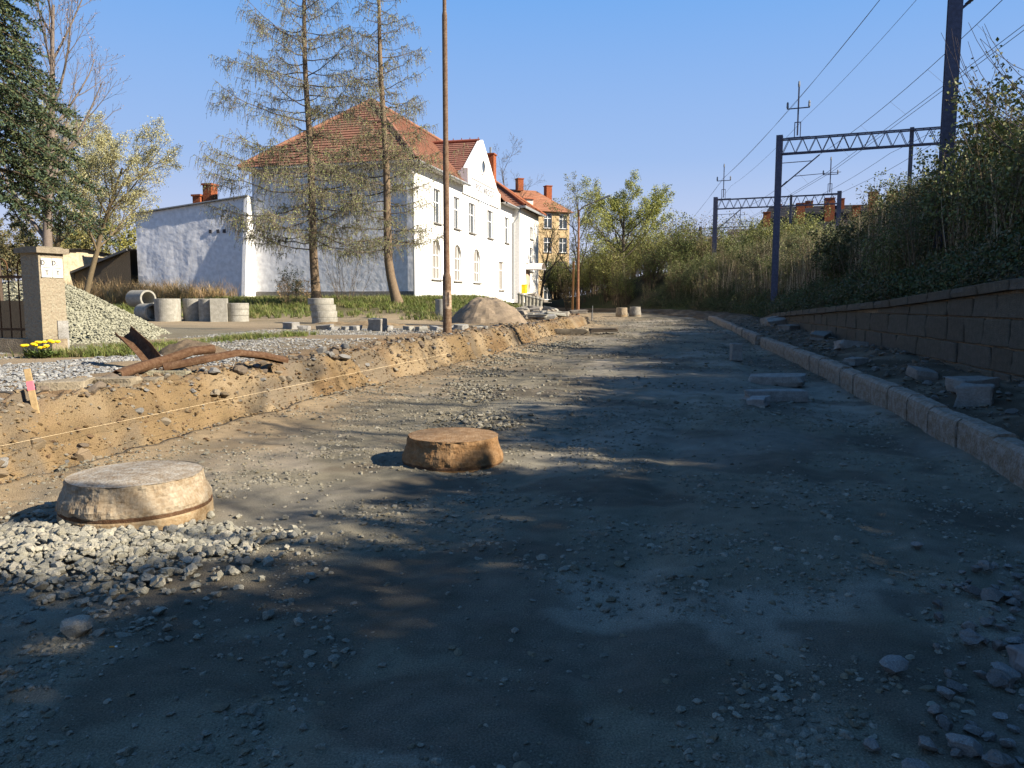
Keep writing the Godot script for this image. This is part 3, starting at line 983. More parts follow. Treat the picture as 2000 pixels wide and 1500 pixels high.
	var rr := PackedFloat32Array()
	for k in 30:
		var q := float(k) / 29.0
		var x := lerpf(-7.2, -6.7, q)
		var ss := lerpf(5.2, 8.1, q)
		pp.append(V(x + .05 * sin(q * 17.0), gy(x, ss) + .02 + .012 * sin(q * 23.0), ss))
		rr.append(.012)
	b.tube(pp, rr, 6, Color.WHITE)
	o = part("plastic_strip", b, M.black, self)
	tag(o, "black plastic cable lying along the bank edge behind the stake", "cable")
	# marker stake
	var st := thing("marker_stake", "wooden stake with a pink paint band leaning on the bank edge", "stake", V(-6.3, gy(-6.3, 6.0) - .04, 6.0))
	b = MB.new(); b.bx(Vector3(0, .115, 0), Vector3(.052, .23, .03)); part("stake_foot", b, M.rawwood, st)
	b = MB.new(); b.bx(Vector3(0, .275, 0), Vector3(.0535, .09, .0315)); part("pink_band", b, M.pink, st)
	b = MB.new(); b.bx(Vector3(0, .38, 0), Vector3(.052, .12, .03)); part("stake_head", b, M.rawwood, st)
	st.rotation = Vector3(-.1, .5, .16)
	for e in [["upper white mason's line stretched along the clay bank", .355, -5.93, 16.9, .42, M.string], ["lower dark mason's line stretched along the clay bank", .2, -5.8, 10.4, .3, M.darkline]]:
		b = MB.new()
		b.tube(PackedVector3Array([V(e[2], e[1], 3.0), V(e[2] + .01, (e[1] + e[4]) * .5 - .01, 8.0), V(e[2] + .02, e[4], e[3])]), PackedFloat32Array([.0013, .0013, .002]), 5, Color.WHITE)
		o = part("mason_line", b, e[5], self)
		tag(o, e[0], "string")
	for e in [[-7.0, 46.0, .85, "taller"], [-6.75, 44.0, .5, "shorter"]]:
		b = MB.new()
		b.tube(PackedVector3Array([V(e[0], gy(e[0], e[1]) - .1, e[1]), V(e[0], gy(e[0], e[1]) + e[2], e[1])]), PackedFloat32Array([.018, .018]), 6, Color.WHITE, true)
		o = part("steel_pin", b, M.steel, self)
		tag(o, e[3] + " steel line pin standing at the far bend of the road", "pin")
	# cigarette end
	var cg := thing("cigarette_end", "orange-tipped cigarette end on the gravel at the lower left", "cigarette end", V(-2.62, gy(-2.62, 2.82) + .012, 2.82), .35)
	b = MB.new(); b.tube(PackedVector3Array([Vector3(-.012, 0, 0), Vector3(.012, 0, 0)]), PackedFloat32Array([.004, .004]), 8, Color(.55, .22, .04), true); part("filter", b, M.plain, cg)
	b = MB.new(); b.tube(PackedVector3Array([Vector3(.012, 0, 0), Vector3(.022, 0.001, 0)]), PackedFloat32Array([.004, .0038]), 8, Color(.75, .74, .7), true); part("paper", b, M.plain, cg)
	# lamp posts
	var lp := thing("lamp_post", "tall rusty steel lamp post standing close on the bank edge", "lamp post", V(-6.88, gy(-6.88, 19.6) - .05, 19.6))
	b = MB.new(); b.lathe([Vector2(.118, 0), Vector2(.116, .75), Vector2(.116, 1.5), Vector2(.11, 1.56), Vector2(.083, 1.66)], 20, Vector3.ZERO, Color(.48, .43, .38)); part("base_tube", b, M.post, lp)
	b = MB.new(); b.lathe([Vector2(.119, .72), Vector2(.119, 1.2)], 20, Vector3.ZERO, Color(1.4, 1.4, 1.4)); part("paper_sleeve", b, M.post, lp)
	b = MB.new(); b.bx(Vector3(.06, .98, .105), Vector3(.09, .34, .02), Color(1.1, 1.1, 1.12)); part("service_door", b, M.post, lp)
	b = MB.new(); b.lathe([Vector2(.083, 1.64), Vector2(.08, 3.5), Vector2(.076, 4.9), Vector2(.066, 4.96)], 20, Vector3.ZERO, Color(.5, .42, .37)); part("lower_tube", b, M.post, lp)
	b = MB.new(); b.lathe([Vector2(.068, 4.9), Vector2(.066, 8.2), Vector2(.05, 8.3), Vector2(.044, 9.6)], 18, Vector3.ZERO, Color(.47, .41, .38)); part("upper_tube", b, M.post, lp)
	b = MB.new(); b.tube(PackedVector3Array([Vector3(0, 9.55, 0), Vector3(.3, 9.85, 0), Vector3(1.1, 10.0, 0)]), PackedFloat32Array([.04, .035, .03]), 10, Color(.6, .6, .6)); part("arm", b, M.post, lp)
	b = MB.new(); b.lathe([Vector2(.01, -.1), Vector2(.09, -.07), Vector2(.11, 0), Vector2(.06, .07), Vector2(.01, .08)], 14, Vector3(1.25, 10.0, 0), Color(.5, .5, .5)); part("lamp_head", b, M.steel, lp)
	lp = thing("lamp_post", "thin distant lamp post with a tilted arm at the road bend", "lamp post", V(-8.6, gy(-8.6, 50.2) - .05, 50.2))
	b = MB.new(); b.lathe([Vector2(.11, 0), Vector2(.1, 1.6), Vector2(.075, 1.75), Vector2(.06, 6.9)], 14, Vector3.ZERO, Color(.75, .5, .38)); part("pole", b, M.post, lp)
	b = MB.new(); b.tube(PackedVector3Array([Vector3(0, 6.8, 0), Vector3(.35, 7.1, .1), Vector3(1.5, 7.5, .2)]), PackedFloat32Array([.05, .04, .035]), 8, Color(.9, .95, .95)); part("arm", b, M.post, lp)
	b = MB.new(); b.box(Transform3D(Basis(Vector3(0, 0, 1), .33), Vector3(1.75, 7.6, .22)), Vector3(.62, .1, .2), Color(1.2, 1.25, 1.25)); part("lamp_head", b, M.steel, lp)
	b = MB.new(); b.bar(Vector3(-.35, 0, .1), Vector3(-.3, 3.6, .1), .12, .12, Color(.5, .36, .26)); part("wooden_stay", b, M.rawwood, lp)
	# gate pillar, gate
	var gpil := thing("gate_pillar", "rough rendered gate pillar with two white enamel plates", "pillar", V(-11.42, gy(-11.4, 11.2) - .05, 11.2))
	b = MB.new()
	var rn := noise(44, .05, 3)
	for sd in 4:
		var fb := Basis(Vector3.UP, sd * PI / 2)
		var P := func(i: int, j: int) -> Vector3:
			var u := i / 26.0 - .5
			var q := Vector3(u * .46, j / 78.0 * 1.8, .23)
			var edge := 1.0 if i > 0 and i < 26 else 0.0
			return fb * (q + Vector3(0, 0, edge * (.011 * rn.get_noise_3d(u * 900.0, q.y * 1500.0, sd * 99.0) - .02 * maxf(0.0, rn.get_noise_3d(u * 160.0, q.y * 260.0, sd * 55.0) - .1))))
		for i in 26:
			for j in 78:
				b.quad(P.call(i, j), P.call(i, j + 1), P.call(i + 1, j + 1), P.call(i + 1, j), tone(Color(.98, .92, .82), .13))
	part("shaft", b, M.roughcast, gpil)
	gpil.rotation.y = -.17
	b = MB.new(); b.bx(Vector3(0, 1.845, 0), Vector3(.6, .09, .6), Color(.8, .7, .55)); b.bx(Vector3(0, 1.9, 0), Vector3(.46, .03, .46), Color(.7, .62, .5)); part("cap", b, M.concrete, gpil)
	b = MB.new(); b.bx(Vector3(.225, .3, -.14), Vector3(.05, .66, .2), Color(1.25, 1.2, 1.1)); part("render_patch", b, M.concrete, gpil)
	for k in 2:
		b = MB.new(); b.bx(Vector3(0, 0, 0), Vector3(.012, .33, .19), Color.WHITE)
		var pla := part("enamel_plate", b, M.enamel, gpil)
		pla.position = Vector3(.242, 1.55, .1 - k * .2)
		var face := Basis(Vector3.UP, PI / 2)
		text_part("D,", .085, Transform3D(face, Vector3(.008, .085, .05)), M.ink, pla)
		text_part("T", .085, Transform3D(face, Vector3(.008, -.085, 0)), M.ink, pla)
		b = MB.new(); b.bx(Vector3(.0075, .0, 0), Vector3(.004, .012, .13), Color.WHITE); part("rule", b, M.ink, pla)
	var gate := thing("garden_gate", "rusty iron railing gate with arched bar tops beside the pillar", "gate", V(-11.62, gy(-11.8, 11.3), 11.3))
	for yy in [.42, 1.36]:
		b = MB.new(); b.bx(Vector3(-1.1, yy, 0), Vector3(2.4, .045, .03)); part("rail", b, M.iron, gate)
	for k in 10:
		var x := -.24 - k * .22
		b = MB.new()
		if k % 2 == 0:
			b.tube(PackedVector3Array([Vector3(x, .02, 0), Vector3(x, 1.52, 0), Vector3(x - .015, 1.6, 0), Vector3(x - .06, 1.66, 0), Vector3(x - .11, 1.68, 0), Vector3(x - .16, 1.66, 0), Vector3(x - .205, 1.6, 0), Vector3(x - .22, 1.52, 0), Vector3(x - .22, .02, 0)]), PackedFloat32Array([.013, .013, .013, .013, .013, .013, .013, .013, .013]), 6, Color.WHITE)
			part("arched_bar", b, M.iron, gate)
	b = MB.new()
	for k in 12: b.box(Transform3D(Basis(Vector3.UP, k * 1.57), Vector3(-.08 + .004 * sin(k * 2.0), 1.3 - k * .07, .03)), Vector3(.028, .062, .008), Color.WHITE)
	part("chain", b, M.iron, gate)
	b = MB.new(); b.bx(Vector3(0, 0, 0), Vector3(4.2, .34, .34), Color(.9, .75, .55))
	o = part("gate_plinth", b, M.concrete, self)
	o.position = V(-13.2, gy(-12.5, 11.1) + .08, 11.15)
	tag(o, "low concrete plinth under the iron railing gate", "plinth")
	b = MB.new(); b.bx(Vector3(0, 0, 0), Vector3(3.4, 1.0, .2), Color(.38, .34, .3))
	o = part("low_wall", b, M.roughcast, self)
	o.position = V(-14.6, gy(-13.6, 12.2) + .42, 12.3)
	tag(o, "dark low wall seen through the railing gate", "wall")
	# lawn edging
	b = MB.new()
	b.bx(Vector3(0, 0, 0), Vector3(4.6, .3, .14), Color(.75, .62, .46))
	o = part("lawn_edging", b, M.concrete, self)
	o.position = V(-12.2, 1.06, 29.6)
	o.rotation.y = .12
	tag(o, "long low concrete edging of the lawn below the larches", "edging")
	# concrete fence posts before the house
	var fp := MB.new()
	fp.lathe([Vector2(.15, 0), Vector2(.13, .12), Vector2(.1, .5), Vector2(.12, .82), Vector2(.16, .84), Vector2(.16, .9), Vector2(.08, .96), Vector2(.01, 1.0)], 10, Vector3.ZERO, Color(.9, .9, .88))
	var fpm := fp.mesh(M.newcrete)
	for k in 7:
		o = inst("fence_post", fpm, self)
		var x := -12.15 + k * .31
		o.position = V(x, gy(x, 48.6 - k * .35) - .05, 48.6 - k * .35)
		o.rotation.z = rf(-.04, .04)
		tag(o, "bulging concrete post before the white house, %s from the left in its row" % ORD[k].replace("nearest", "first"), "fence post", "concrete posts before the house")
# ---------- buildings
# a wall standing in the plane (o, u, up) with its outside along n; openings are [u0, v0, w, h, arch]
func wall_mesh(b: MB, o: Vector3, u: Vector3, n: Vector3, w: float, h: float, holes: Array, deep: float, col: Color) -> void:
	var us: Array = [0.0, w]
	var vs: Array = [0.0, h]
	for e in holes:
		for t in [e[0], e[0] + e[2]]: if not us.has(t): us.append(t)
		for t in [e[1], e[1] + e[3]]: if not vs.has(t): vs.append(t)
	us.sort(); vs.sort()
	var P := func(a: float, c: float) -> Vector3: return o + u * a + Vector3.UP * c
	for i in us.size() - 1:
		for j in vs.size() - 1:
			var cu: float = (us[i] + us[i + 1]) * .5
			var cv: float = (vs[j] + vs[j + 1]) * .5
			var hit := false
			for e in holes: if cu > e[0] and cu < e[0] + e[2] and cv > e[1] and cv < e[1] + e[3]: hit = true
			if hit: continue
			face(b, P.call(us[i], vs[j]), P.call(us[i + 1], vs[j]), P.call(us[i + 1], vs[j + 1]), P.call(us[i], vs[j + 1]), n, col)
	var d := -n * deep
	for e in holes:
		var a: Vector3 = P.call(e[0], e[1])
		var c: Vector3 = P.call(e[0] + e[2], e[1])
		var f: Vector3 = P.call(e[0] + e[2], e[1] + e[3])
		var g: Vector3 = P.call(e[0], e[1] + e[3])
		face(b, a, c, c + d, a + d, Vector3.UP, col)
		face(b, c, f, f + d, c + d, -u, col)
		face(b, g, f, f + d, g + d, Vector3.DOWN, col)
		face(b, a, g, g + d, a + d, u, col)
		if e[4] > 0.0:
			var r: float = e[2] * .5
			var mid: Vector3 = P.call(e[0] + r, e[1] + e[3] - e[4])
			for k in 10:
				var t0 := PI * k / 10.0
				var t1 := PI * (k + 1) / 10.0
				var p0: Vector3 = mid + u * -cos(t0) * r + Vector3.UP * sin(t0) * e[4]
				var p1: Vector3 = mid + u * -cos(t1) * r + Vector3.UP * sin(t1) * e[4]
				var q: Vector3 = g if k < 5 else f
				face(b, q, p0, p1, q, n, col)
				face(b, p0, p1, p1 + d, p0 + d, Vector3.DOWN, col)
func face(b: MB, a: Vector3, c: Vector3, d: Vector3, e: Vector3, n: Vector3, col: Color) -> void:
	if (d - a).cross(c - a).dot(n) + (e - a).cross(d - a).dot(n) >= 0.0: b.quad(a, c, d, e, col)
	else: b.quad(a, e, d, c, col)
# a window with its frame, pane and sill; at: lower left corner on the outer wall face
func window(parent: Node3D, at: Vector3, u: Vector3, n: Vector3, w: float, h: float, arch: float, deep: float, fm: Material, gm: Material, bars: Array, sill := true) -> void:
	var b := MB.new()
	var X := Basis(u, Vector3.UP, n)
	var c := at - n * deep
	var t := .07
	for e in [[0.0, h * .5, t, h], [w - t, h * .5, t, h]]: b.box(Transform3D(X, c + u * (e[0] + t * .5) + Vector3.UP * e[1]), Vector3(t, h, .06), Color.WHITE)
	for e in [0.0, h - t]: b.box(Transform3D(X, c + u * w * .5 + Vector3.UP * (e + t * .5)), Vector3(w - 2 * t, t, .06), Color.WHITE)
	for e in bars:
		if e[0] == 0: b.box(Transform3D(X, c + u * w * e[1] + Vector3.UP * h * .5), Vector3(.06, h - 2 * t, .05), Color.WHITE)
		else: b.box(Transform3D(X, c + u * w * .5 + Vector3.UP * h * e[1]), Vector3(w - 2 * t, .06, .054), Color.WHITE)
	var f := part("window", b, fm, parent)
	b = MB.new()
	b.box(Transform3D(X, c - n * .035 + u * w * .5 + Vector3.UP * h * .5), Vector3(w - .02, h - .02, .02), Color.WHITE)
	part("pane", b, gm, f)
	if sill:
		b = MB.new()
		b.box(Transform3D(X, at + n * .04 + u * w * .5 - Vector3.UP * .035), Vector3(w + .2, .07, .2), Color(.7, .68, .66))
		part("sill", b, M.concrete, f)
# tiled roof slope: courses laid one over another, each a thin step, from eave line a-b to ridge line d-c
func tiles(b: MB, a: Vector3, c: Vector3, d: Vector3, e: Vector3, course: float, col: Color) -> void:
	var hgt := ((d + e) * .5).distance_to((a + c) * .5)
	var k := maxi(2, int(hgt / course))
	var n := (d - a).cross(c - a).normalized()
	if n.y < 0.0: n = -n
	for q in k:
		var t0 := float(q) / k
		var t1 := float(q + 1) / k
		var p0 := a.lerp(e, t0) + n * .06
		var p1 := c.lerp(d, t0) + n * .06
		var p2 := c.lerp(d, t1) + n * .01
		var p3 := a.lerp(e, t1) + n * .01
		var seg := maxi(1, int(p0.distance_to(p1) / .9))
		for j in seg:
			var u0 := float(j) / seg
			var u1 := float(j + 1) / seg
			var cc := tone(col, .13)
			face(b, p0.lerp(p1, u0), p0.lerp(p1, u1), p3.lerp(p2, u1), p3.lerp(p2, u0), n, cc)
		face(b, p0, p1, p1 - n * .06, p0 - n * .06, (p0 - p3), col)

func chimney(parent: Node3D, at: Vector3, w: float, h: float, m: Material, pots := 0) -> void:
	var b := MB.new()
	b.bx(at + Vector3(0, h * .5, 0), Vector3(w, h, w * 1.1), Color.WHITE)
	b.bx(at + Vector3(0, h - .05, 0), Vector3(w + .14, .12, w * 1.1 + .14), Color(.9, .9, .9))
	var o := part("chimney", b, m, parent)
	for k in pots:
		b = MB.new()
		b.lathe([Vector2(.09, 0), Vector2(.09, .55), Vector2(.001, .55)], 10, at + Vector3(0, h, 0), Color(.9, .9, .9))
		part("flue", b, M.steel, o)

func build_white_house() -> void:
	var t := thing("white_house", "white two-storey house with red tiled hip roof and front gable behind the larches", "house")
	var g := 1.55
	var X0 := -27.9
	var X1 := -17.3
	var S0 := 43.3
	var S1 := 67.0
	var ev := 9.75
	var E := Vector3(1, 0, 0)
	var F := Vector3(0, 0, 1)
	var along := Vector3(0, 0, -1)
	# street front with window openings
	var up := [[46.9, 1.35], [50.8, 1.3], [54.2, 1.5], [58.9, 1.6], [64.1, 1.4]]
	var low := [[46.4, 1.75], [50.7, 1.75], [55.2, 1.75]]
	var holes: Array = []
	for e in up: holes.append([e[0] - S0, 6.62 - g, e[1], 2.15, 0.0])
	for e in low: holes.append([e[0] - S0, 3.05 - g, e[1], 2.5, .8])
	holes.append([62.2 - S0, 2.6 - g, 1.6, 2.35, 0.0])
	var b := MB.new()
	wall_mesh(b, V(X1, g, S0), along, E, S1 - S0, ev - g, holes, .22, Color(1, 1, .99))
	part("street_wall", b, M.whitewash, t)
	b = MB.new()
	wall_mesh(b, V(X0, g, S0), E, F, X1 - X0, ev - g, [], .2, Color(.97, .98, 1))
	part("gable_wall", b, M.roughwhite, t)
	b = MB.new()
	face(b, V(X0, g, S0), V(X0, g, S1), V(X0, ev, S1), V(X0, ev, S0), -E, Color.WHITE)
	face(b, V(X0, g, S1), V(X1, g, S1), V(X1, ev, S1), V(X0, ev, S1), -F, Color.WHITE)
	part("rear_wall", b, M.whitewash, t)
	for e in up: window(t, V(X1, 6.62, e[0]), along, E, e[1], 2.15, 0.0, .15, M.white, M.glass, [[0, .5], [1, .62]])
	for e in low: window(t, V(X1, 3.05, e[0]), along, E, e[1], 2.5, .8, .15, M.white, M.curtain, [[0, .33], [0, .66], [1, .62], [1, .3]])
	window(t, V(X1, 2.6, 62.2), along, E, 1.6, 2.35, 0.0, .15, M.white, M.curtain, [[0, .5], [1, .7]])
	# plinth, string courses, plaster crosses
	b = MB.new()
	b.bx(V((X0 + X1) * .5, g + .35, S0 - .03), Vector3(X1 - X0 + .1, .7, .1), Color(.8, .78, .75))
	part("plinth", b, M.concrete, t)
	b = MB.new()
	for k in 26:
		var s := S0 + 2.0 + k * .85
		if s > S1 - .5: break
		b.bx(V(X1 + .02, 5.98 - (k % 2) * .16, s), Vector3(.05, .07, .62), Color.WHITE)
	part("string_course", b, M.whitewash, t)
	# roof: hip towards the camera, ridge along the street
	var oh := .55
	var rx := (X0 + X1) * .5
	var ry := 15.0
	var r0 := V(rx, ry, S0 + 6.2)
	var r1 := V(rx, ry, S1 - 2.0)
	var a := V(X0 - oh, ev, S0 - oh)
	var c := V(X1 + oh, ev, S0 - oh)
	var d := V(X1 + oh, ev, S1 + .1)
	var e4 := V(X0 - oh, ev, S1 + .1)
	b = MB.new()
	tiles(b, a, c, r0, r0, .34, Color(.31, .155, .105))
	var G0 := 52.6
	var G1 := 62.3
	tiles(b, c, V(X1 + oh, ev, G0), V(rx, ry, G0), r0, .34, Color(.31, .155, .105))
	tiles(b, V(X1 - .05, ev + .54, G0), V(X1 - .05, ev + .54, G1), V(rx, ry, G1), V(rx, ry, G0), .34, Color(.31, .155, .105))
	tiles(b, V(X1 + oh, ev, G1), d, r1, V(rx, ry, G1), .34, Color(.31, .155, .105))
	tiles(b, e4, a, r0, r1, .34, Color(.31, .155, .105))
	tiles(b, d, e4, r1, r1, .34, Color(.31, .155, .105))
	var roof := part("roof", b, M.tile, t)
	b = MB.new()
	for q in [[a, r0], [c, r0], [r0, r1]]:
		b.tube(PackedVector3Array([q[0] + Vector3(0, .1, 0), q[1] + Vector3(0, .1, 0)]), PackedFloat32Array([.13, .13]), 8, Color(.33, .165, .11))
	part("ridge_tiles", b, M.tile, roof)
	b = MB.new()
	face(b, a, c, V(X1, ev - .02, S0), V(X0, ev - .02, S0), Vector3.DOWN, Color(.5, .5, .5))
	face(b, c, V(X1 + oh, ev, G0), V(X1, ev - .02, G0), V(X1, ev - .02, S0), Vector3.DOWN, Color(.6, .6, .6))
	b.bx(V(rx, ev - .04, S0 - oh), Vector3(X1 - X0 + 2 * oh, .16, .05), Color(.3, .3, .3))
	part("eaves_board", b, M.plain, t)
	b = MB.new()
	face(b, V(X1 + oh, ev, G1), d, V(X1, ev - .02, S1), V(X1, ev - .02, G1), Vector3.DOWN, Color(.6, .6, .6))
	part("soffit", b, M.plain, t)
	for q in [[S0 - oh, G0], [G1, S1]]:
		b = MB.new()
		b.bx(V(X1 + oh, ev - .04, (q[0] + q[1]) * .5), Vector3(.05, .16, q[1] - q[0]), Color(.5, .5, .5))
		part("eaves_board", b, M.plain, t)
	b = MB.new()
	b.tube(PackedVector3Array([V(X1 + oh + .1, ev - .05, S0 - oh), V(X1 + oh + .1, ev - .05, 52.6)]), PackedFloat32Array([.08, .08]), 8, Color(.55, .55, .55))
	part("gutter", b, M.zinc, roof)
	b = MB.new()
	b.tube(PackedVector3Array([V(X1 + oh + .1, ev - .05, 62.3), V(X1 + oh + .1, ev - .05, S1)]), PackedFloat32Array([.08, .08]), 8, Color(.55, .55, .55))
	part("gutter", b, M.zinc, roof)
	b = MB.new()
	b.tube(PackedVector3Array([V(X1 + oh + .1, ev - .1, S0 - .3), V(X1 + oh, ev - .35, S0 - .25), V(X1 + .12, ev - .8, S0 - .12), V(X1 + .1, ev - 1.2, S0 - .1), V(X1 + .1, g + .4, S0 - .1)]), PackedFloat32Array([.06, .06, .06, .06, .06]), 8, Color(.6, .6, .6))
	part("downpipe", b, M.zinc, t)
	b = MB.new()
	b.tube(PackedVector3Array([V(X1 + oh + .1, ev - .1, S1 - .3), V(X1 + .5, ev - .8, S1 - .4), V(X1 + .12, ev - 1.3, S1 - .45), V(X1 + .12, g + .3, S1 - .45)]), PackedFloat32Array([.09, .09, .09, .09]), 8, Color(.6, .6, .6))
	part("downpipe", b, M.zinc, t)
	# front gable with curved shoulders
	var out := X1 + .12
	var pts: Array[Vector2] = [Vector2(52.6, 9.2), Vector2(52.6, 10.75), Vector2(53.2, 10.75), Vector2(57.35, 13.75), Vector2(59.4, 12.2), Vector2(60.6, 11.2), Vector2(61.4, 10.6), Vector2(62.0, 10.4), Vector2(62.3, 10.4), Vector2(62.3, 9.2)]
	b = MB.new()
	var ctr := V(out, 9.6, 57.4)
	for k in pts.size():
		var p: Vector2 = pts[k]
		var q: Vector2 = pts[(k + 1) % pts.size()]
		face(b, ctr, V(out, p.y, p.x), V(out, q.y, q.x), ctr, E, Color.WHITE)
		face(b, V(out, p.y, p.x), V(out, q.y, q.x), V(out - .4, q.y, q.x), V(out - .4, p.y, p.x), Vector3(0, q.x - p.x, p.y - q.y) * -1.0 if k == pts.size() - 1 else Vector3(0, q.x - p.x, q.y - p.y), Color.WHITE)
	face(b, V(out - .4, 9.2, 52.6), V(out - .4, 9.2, 62.3), V(out - .4, 13.7, 57.4), V(out - .4, 13.7, 57.35), -E, Color.WHITE)
	var fg := part("front_gable", b, M.whitewash, t)
	b = MB.new()
	for k in 24:
		var an := TAU * k / 24.0
		var an2 := TAU * (k + 1) / 24.0
		var P := func(r: float, q: float, x: float) -> Vector3: return V(x, 11.75 + sin(q) * r, 57.35 + cos(q) * r * .95)
		face(b, P.call(.62, an, out + .06), P.call(.62, an2, out + .06), P.call(.45, an2, out + .06), P.call(.45, an, out + .06), E, Color(.62, .6, .56))
		face(b, P.call(.62, an, out), P.call(.62, an2, out), P.call(.62, an2, out + .06), P.call(.62, an, out + .06), Vector3(0, sin(an), -cos(an)), Color(.5, .48, .45))
		face(b, P.call(.45, an, out + .06), P.call(.45, an2, out + .06), P.call(.45, an2, out + .005), P.call(.45, an, out + .005), Vector3(0, -sin(an), cos(an)), Color(.5, .48, .45))
	var rw := part("round_window", b, M.plain, fg)
	b = MB.new()
	for k in 24:
		var an := TAU * k / 24.0
		var an2 := TAU * (k + 1) / 24.0
		face(b, V(out + .012, 11.75, 57.35), V(out + .012, 11.75 + sin(an) * .46, 57.35 + cos(an) * .44), V(out + .012, 11.75 + sin(an2) * .46, 57.35 + cos(an2) * .44), V(out + .012, 11.75, 57.35), E, Color.WHITE)
	part("pane", b, M.glass, rw)
	b = MB.new()
	b.bx(V(out + .03, 10.55, 57.6), Vector3(.08, .1, 6.4), Color(.6, .6, .6))
	part("cornice", b, M.plain, fg)
	var face_x := Basis(Vector3.UP, PI / 2)
	text_part("POCL WROCSE", .52, Transform3D(face_x, V(out + .01, 10.02, 57.9)), M.greyink, fg)
	for k in 5:
		for j in 2:
			b = MB.new()
			b.lathe([Vector2(.14, 0), Vector2(.1, .03), Vector2(.001, .03)], 12, Vector3.ZERO, [Color(.45, .5, .5), Color(.42, .48, .55)][j])
			var dot := part("painted_dot", b, M.plain, fg)
			dot.position = V(out + .004, 9.52 - j * .35, 56.6 + k * .55)
			dot.rotation.z = -PI / 2
	# cross roof behind the front gable
	b = MB.new()
	var ra := V(out - .35, 13.62, 57.35)
	var rb := V(rx + 1.1, 13.62, 57.35)
	tiles(b, V(rx + 4.0, 10.3, 52.7), V(out - .35, 10.3, 52.7), ra, rb, .33, Color(.29, .14, .105))
	tiles(b, V(out - .35, 10.4, 62.0), V(rx + 4.0, 10.4, 62.0), rb, ra, .33, Color(.3, .11, .07))
	var cr := part("cross_roof", b, M.tile, t)
	b = MB.new()
	b.tube(PackedVector3Array([ra + Vector3(.1, .1, 0), rb + Vector3(0, .1, 0)]), PackedFloat32Array([.13, .13]), 8, Color(.34, .11, .07))
	for k in 6: b.bx(ra.lerp(rb, k / 6.0) + Vector3(0, .26, 0), Vector3(.05, .16, .05), Color(.3, .12, .08))
	part("ridge_tiles", b, M.tile, cr)
	b = MB.new()
	b.bx(V(X1 + .35, 10.35, 52.3), Vector3(.5, .95, .3), Color(.85, .85, .85))
	part("kneeler", b, M.whitewash, t)
	chimney(roof, V(-24.3, 9.9, 45.2), .8, 1.35, M.cream)
	chimney(roof, V(-18.55, 10.6, 64.2), .75, 3.4, M.brick, 1)
	# wing at the far end
	b = MB.new()
	var W0 := 67.0
	var W1 := 74.5
	var wx := -16.7
	wall_mesh(b, V(wx, g, W0), along, E, W1 - W0, 8.35, [[3.9, 5.9, 1.2, 1.1, 0.0], [3.7, 2.9, 1.3, 2.2, 0.0], [2.4, .95, 1.5, 2.7, 0.0]], .25, Color(1, .99, .94))
	face(b, V(wx, g, W0), V(X0, g, W0), V(X0, 9.9, W0), V(wx, 9.9, W0), F, Color.WHITE)
	face(b, V(wx, g, W1), V(X0, g, W1), V(X0, 9.9, W1), V(wx, 9.9, W1), -F, Color.WHITE)
	var wing := part("wing_wall", b, M.whitewash, t)
	window(t, V(wx, g + 5.9, W0 + 3.9), along, E, 1.2, 1.1, 0.0, .15, M.white, M.glass, [[0, .5]])
	window(t, V(wx, g + 2.9, W0 + 3.7), along, E, 1.3, 2.2, 0.0, .15, M.white, M.glass, [[0, .5], [1, .65]])
	b = MB.new()
	b.bx(V(wx - .12, g + 2.25, W0 + 3.15), Vector3(.06, 2.6, 1.46), Color(.42, .3, .22))
	part("door", b, M.plain, t)
	b = MB.new()
	var wa := V(wx + .6, 9.9, W0 - .5)
	var wb := V(wx + .6, 9.9, W1 + .5)
	var wc := V(-26, 9.9, W1 + .5)
	var wd := V(-26, 9.9, W0 - .5)
	var ap := V(-20.3, 12.9, 70.0)
	var ap2 := V(-22.5, 12.9, 70.0)
	tiles(b, wa, wb, ap, ap, .34, Color(.31, .155, .105))
	tiles(b, wd, wa, ap, ap2, .34, Color(.31, .155, .105))
	tiles(b, wb, wc, ap2, ap, .34, Color(.32, .12, .065))
	tiles(b, wc, wd, ap2, ap2, .34, Color(.32, .12, .065))
	for q in [[wa, ap], [wb, ap], [ap, ap2]]: b.tube(PackedVector3Array([q[0] + Vector3(0, .1, 0), q[1] + Vector3(0, .1, 0)]), PackedFloat32Array([.13, .13]), 8, Color(.36, .13, .07))
	b.tube(PackedVector3Array([ap, ap + Vector3(0, .8, 0), ap + Vector3(0, 1.9, 0)]), PackedFloat32Array([.12, .08, .02]), 6, Color(.3, .3, .3))
	var wr := part("wing_roof", b, M.tile, t)
	b = MB.new()
	b.bx(V(wx + .6, 9.86, 70.7), Vector3(.12, .18, 8.6), Color(.55, .55, .55))
	b.bx(V(wx + .3, 9.86, W0 - .5), Vector3(.7, .18, .12), Color(.55, .55, .55))
	part("gutter", b, M.zinc, wr)
	# porch: canopy, landing, steps, post box
	b = MB.new()
	for k in 8:
		var t0 := PI * k / 8.0
		var t1 := PI * (k + 1) / 8.0
		var p0 := V(wx, 4.65 + sin(t0) * .5, 70.1 - cos(t0) * .9)
		var p1 := V(wx, 4.65 + sin(t1) * .5, 70.1 - cos(t1) * .9)
		face(b, p0, p1, p1 + E * 1.5, p0 + E * 1.5, Vector3.UP, Color(.55, .52, .5))
	b.bx(V(wx + .75, 4.62, 69.2), Vector3(1.5, .1, .06), Color(.85, .85, .85))
	b.bx(V(wx + .75, 4.62, 71.0), Vector3(1.5, .1, .06), Color(.85, .85, .85))
	part("door_canopy", b, M.plain, t)
	var st := MB.new()
	for k in 5: st.bx(V(wx + .5 + k * .35, g + .42 - k * .1, 70.1), Vector3(.7 if k == 0 else .36, .84 - k * .2, 1.8), Color(.75, .7, .66))
	part("door_steps", st, M.concrete, t)
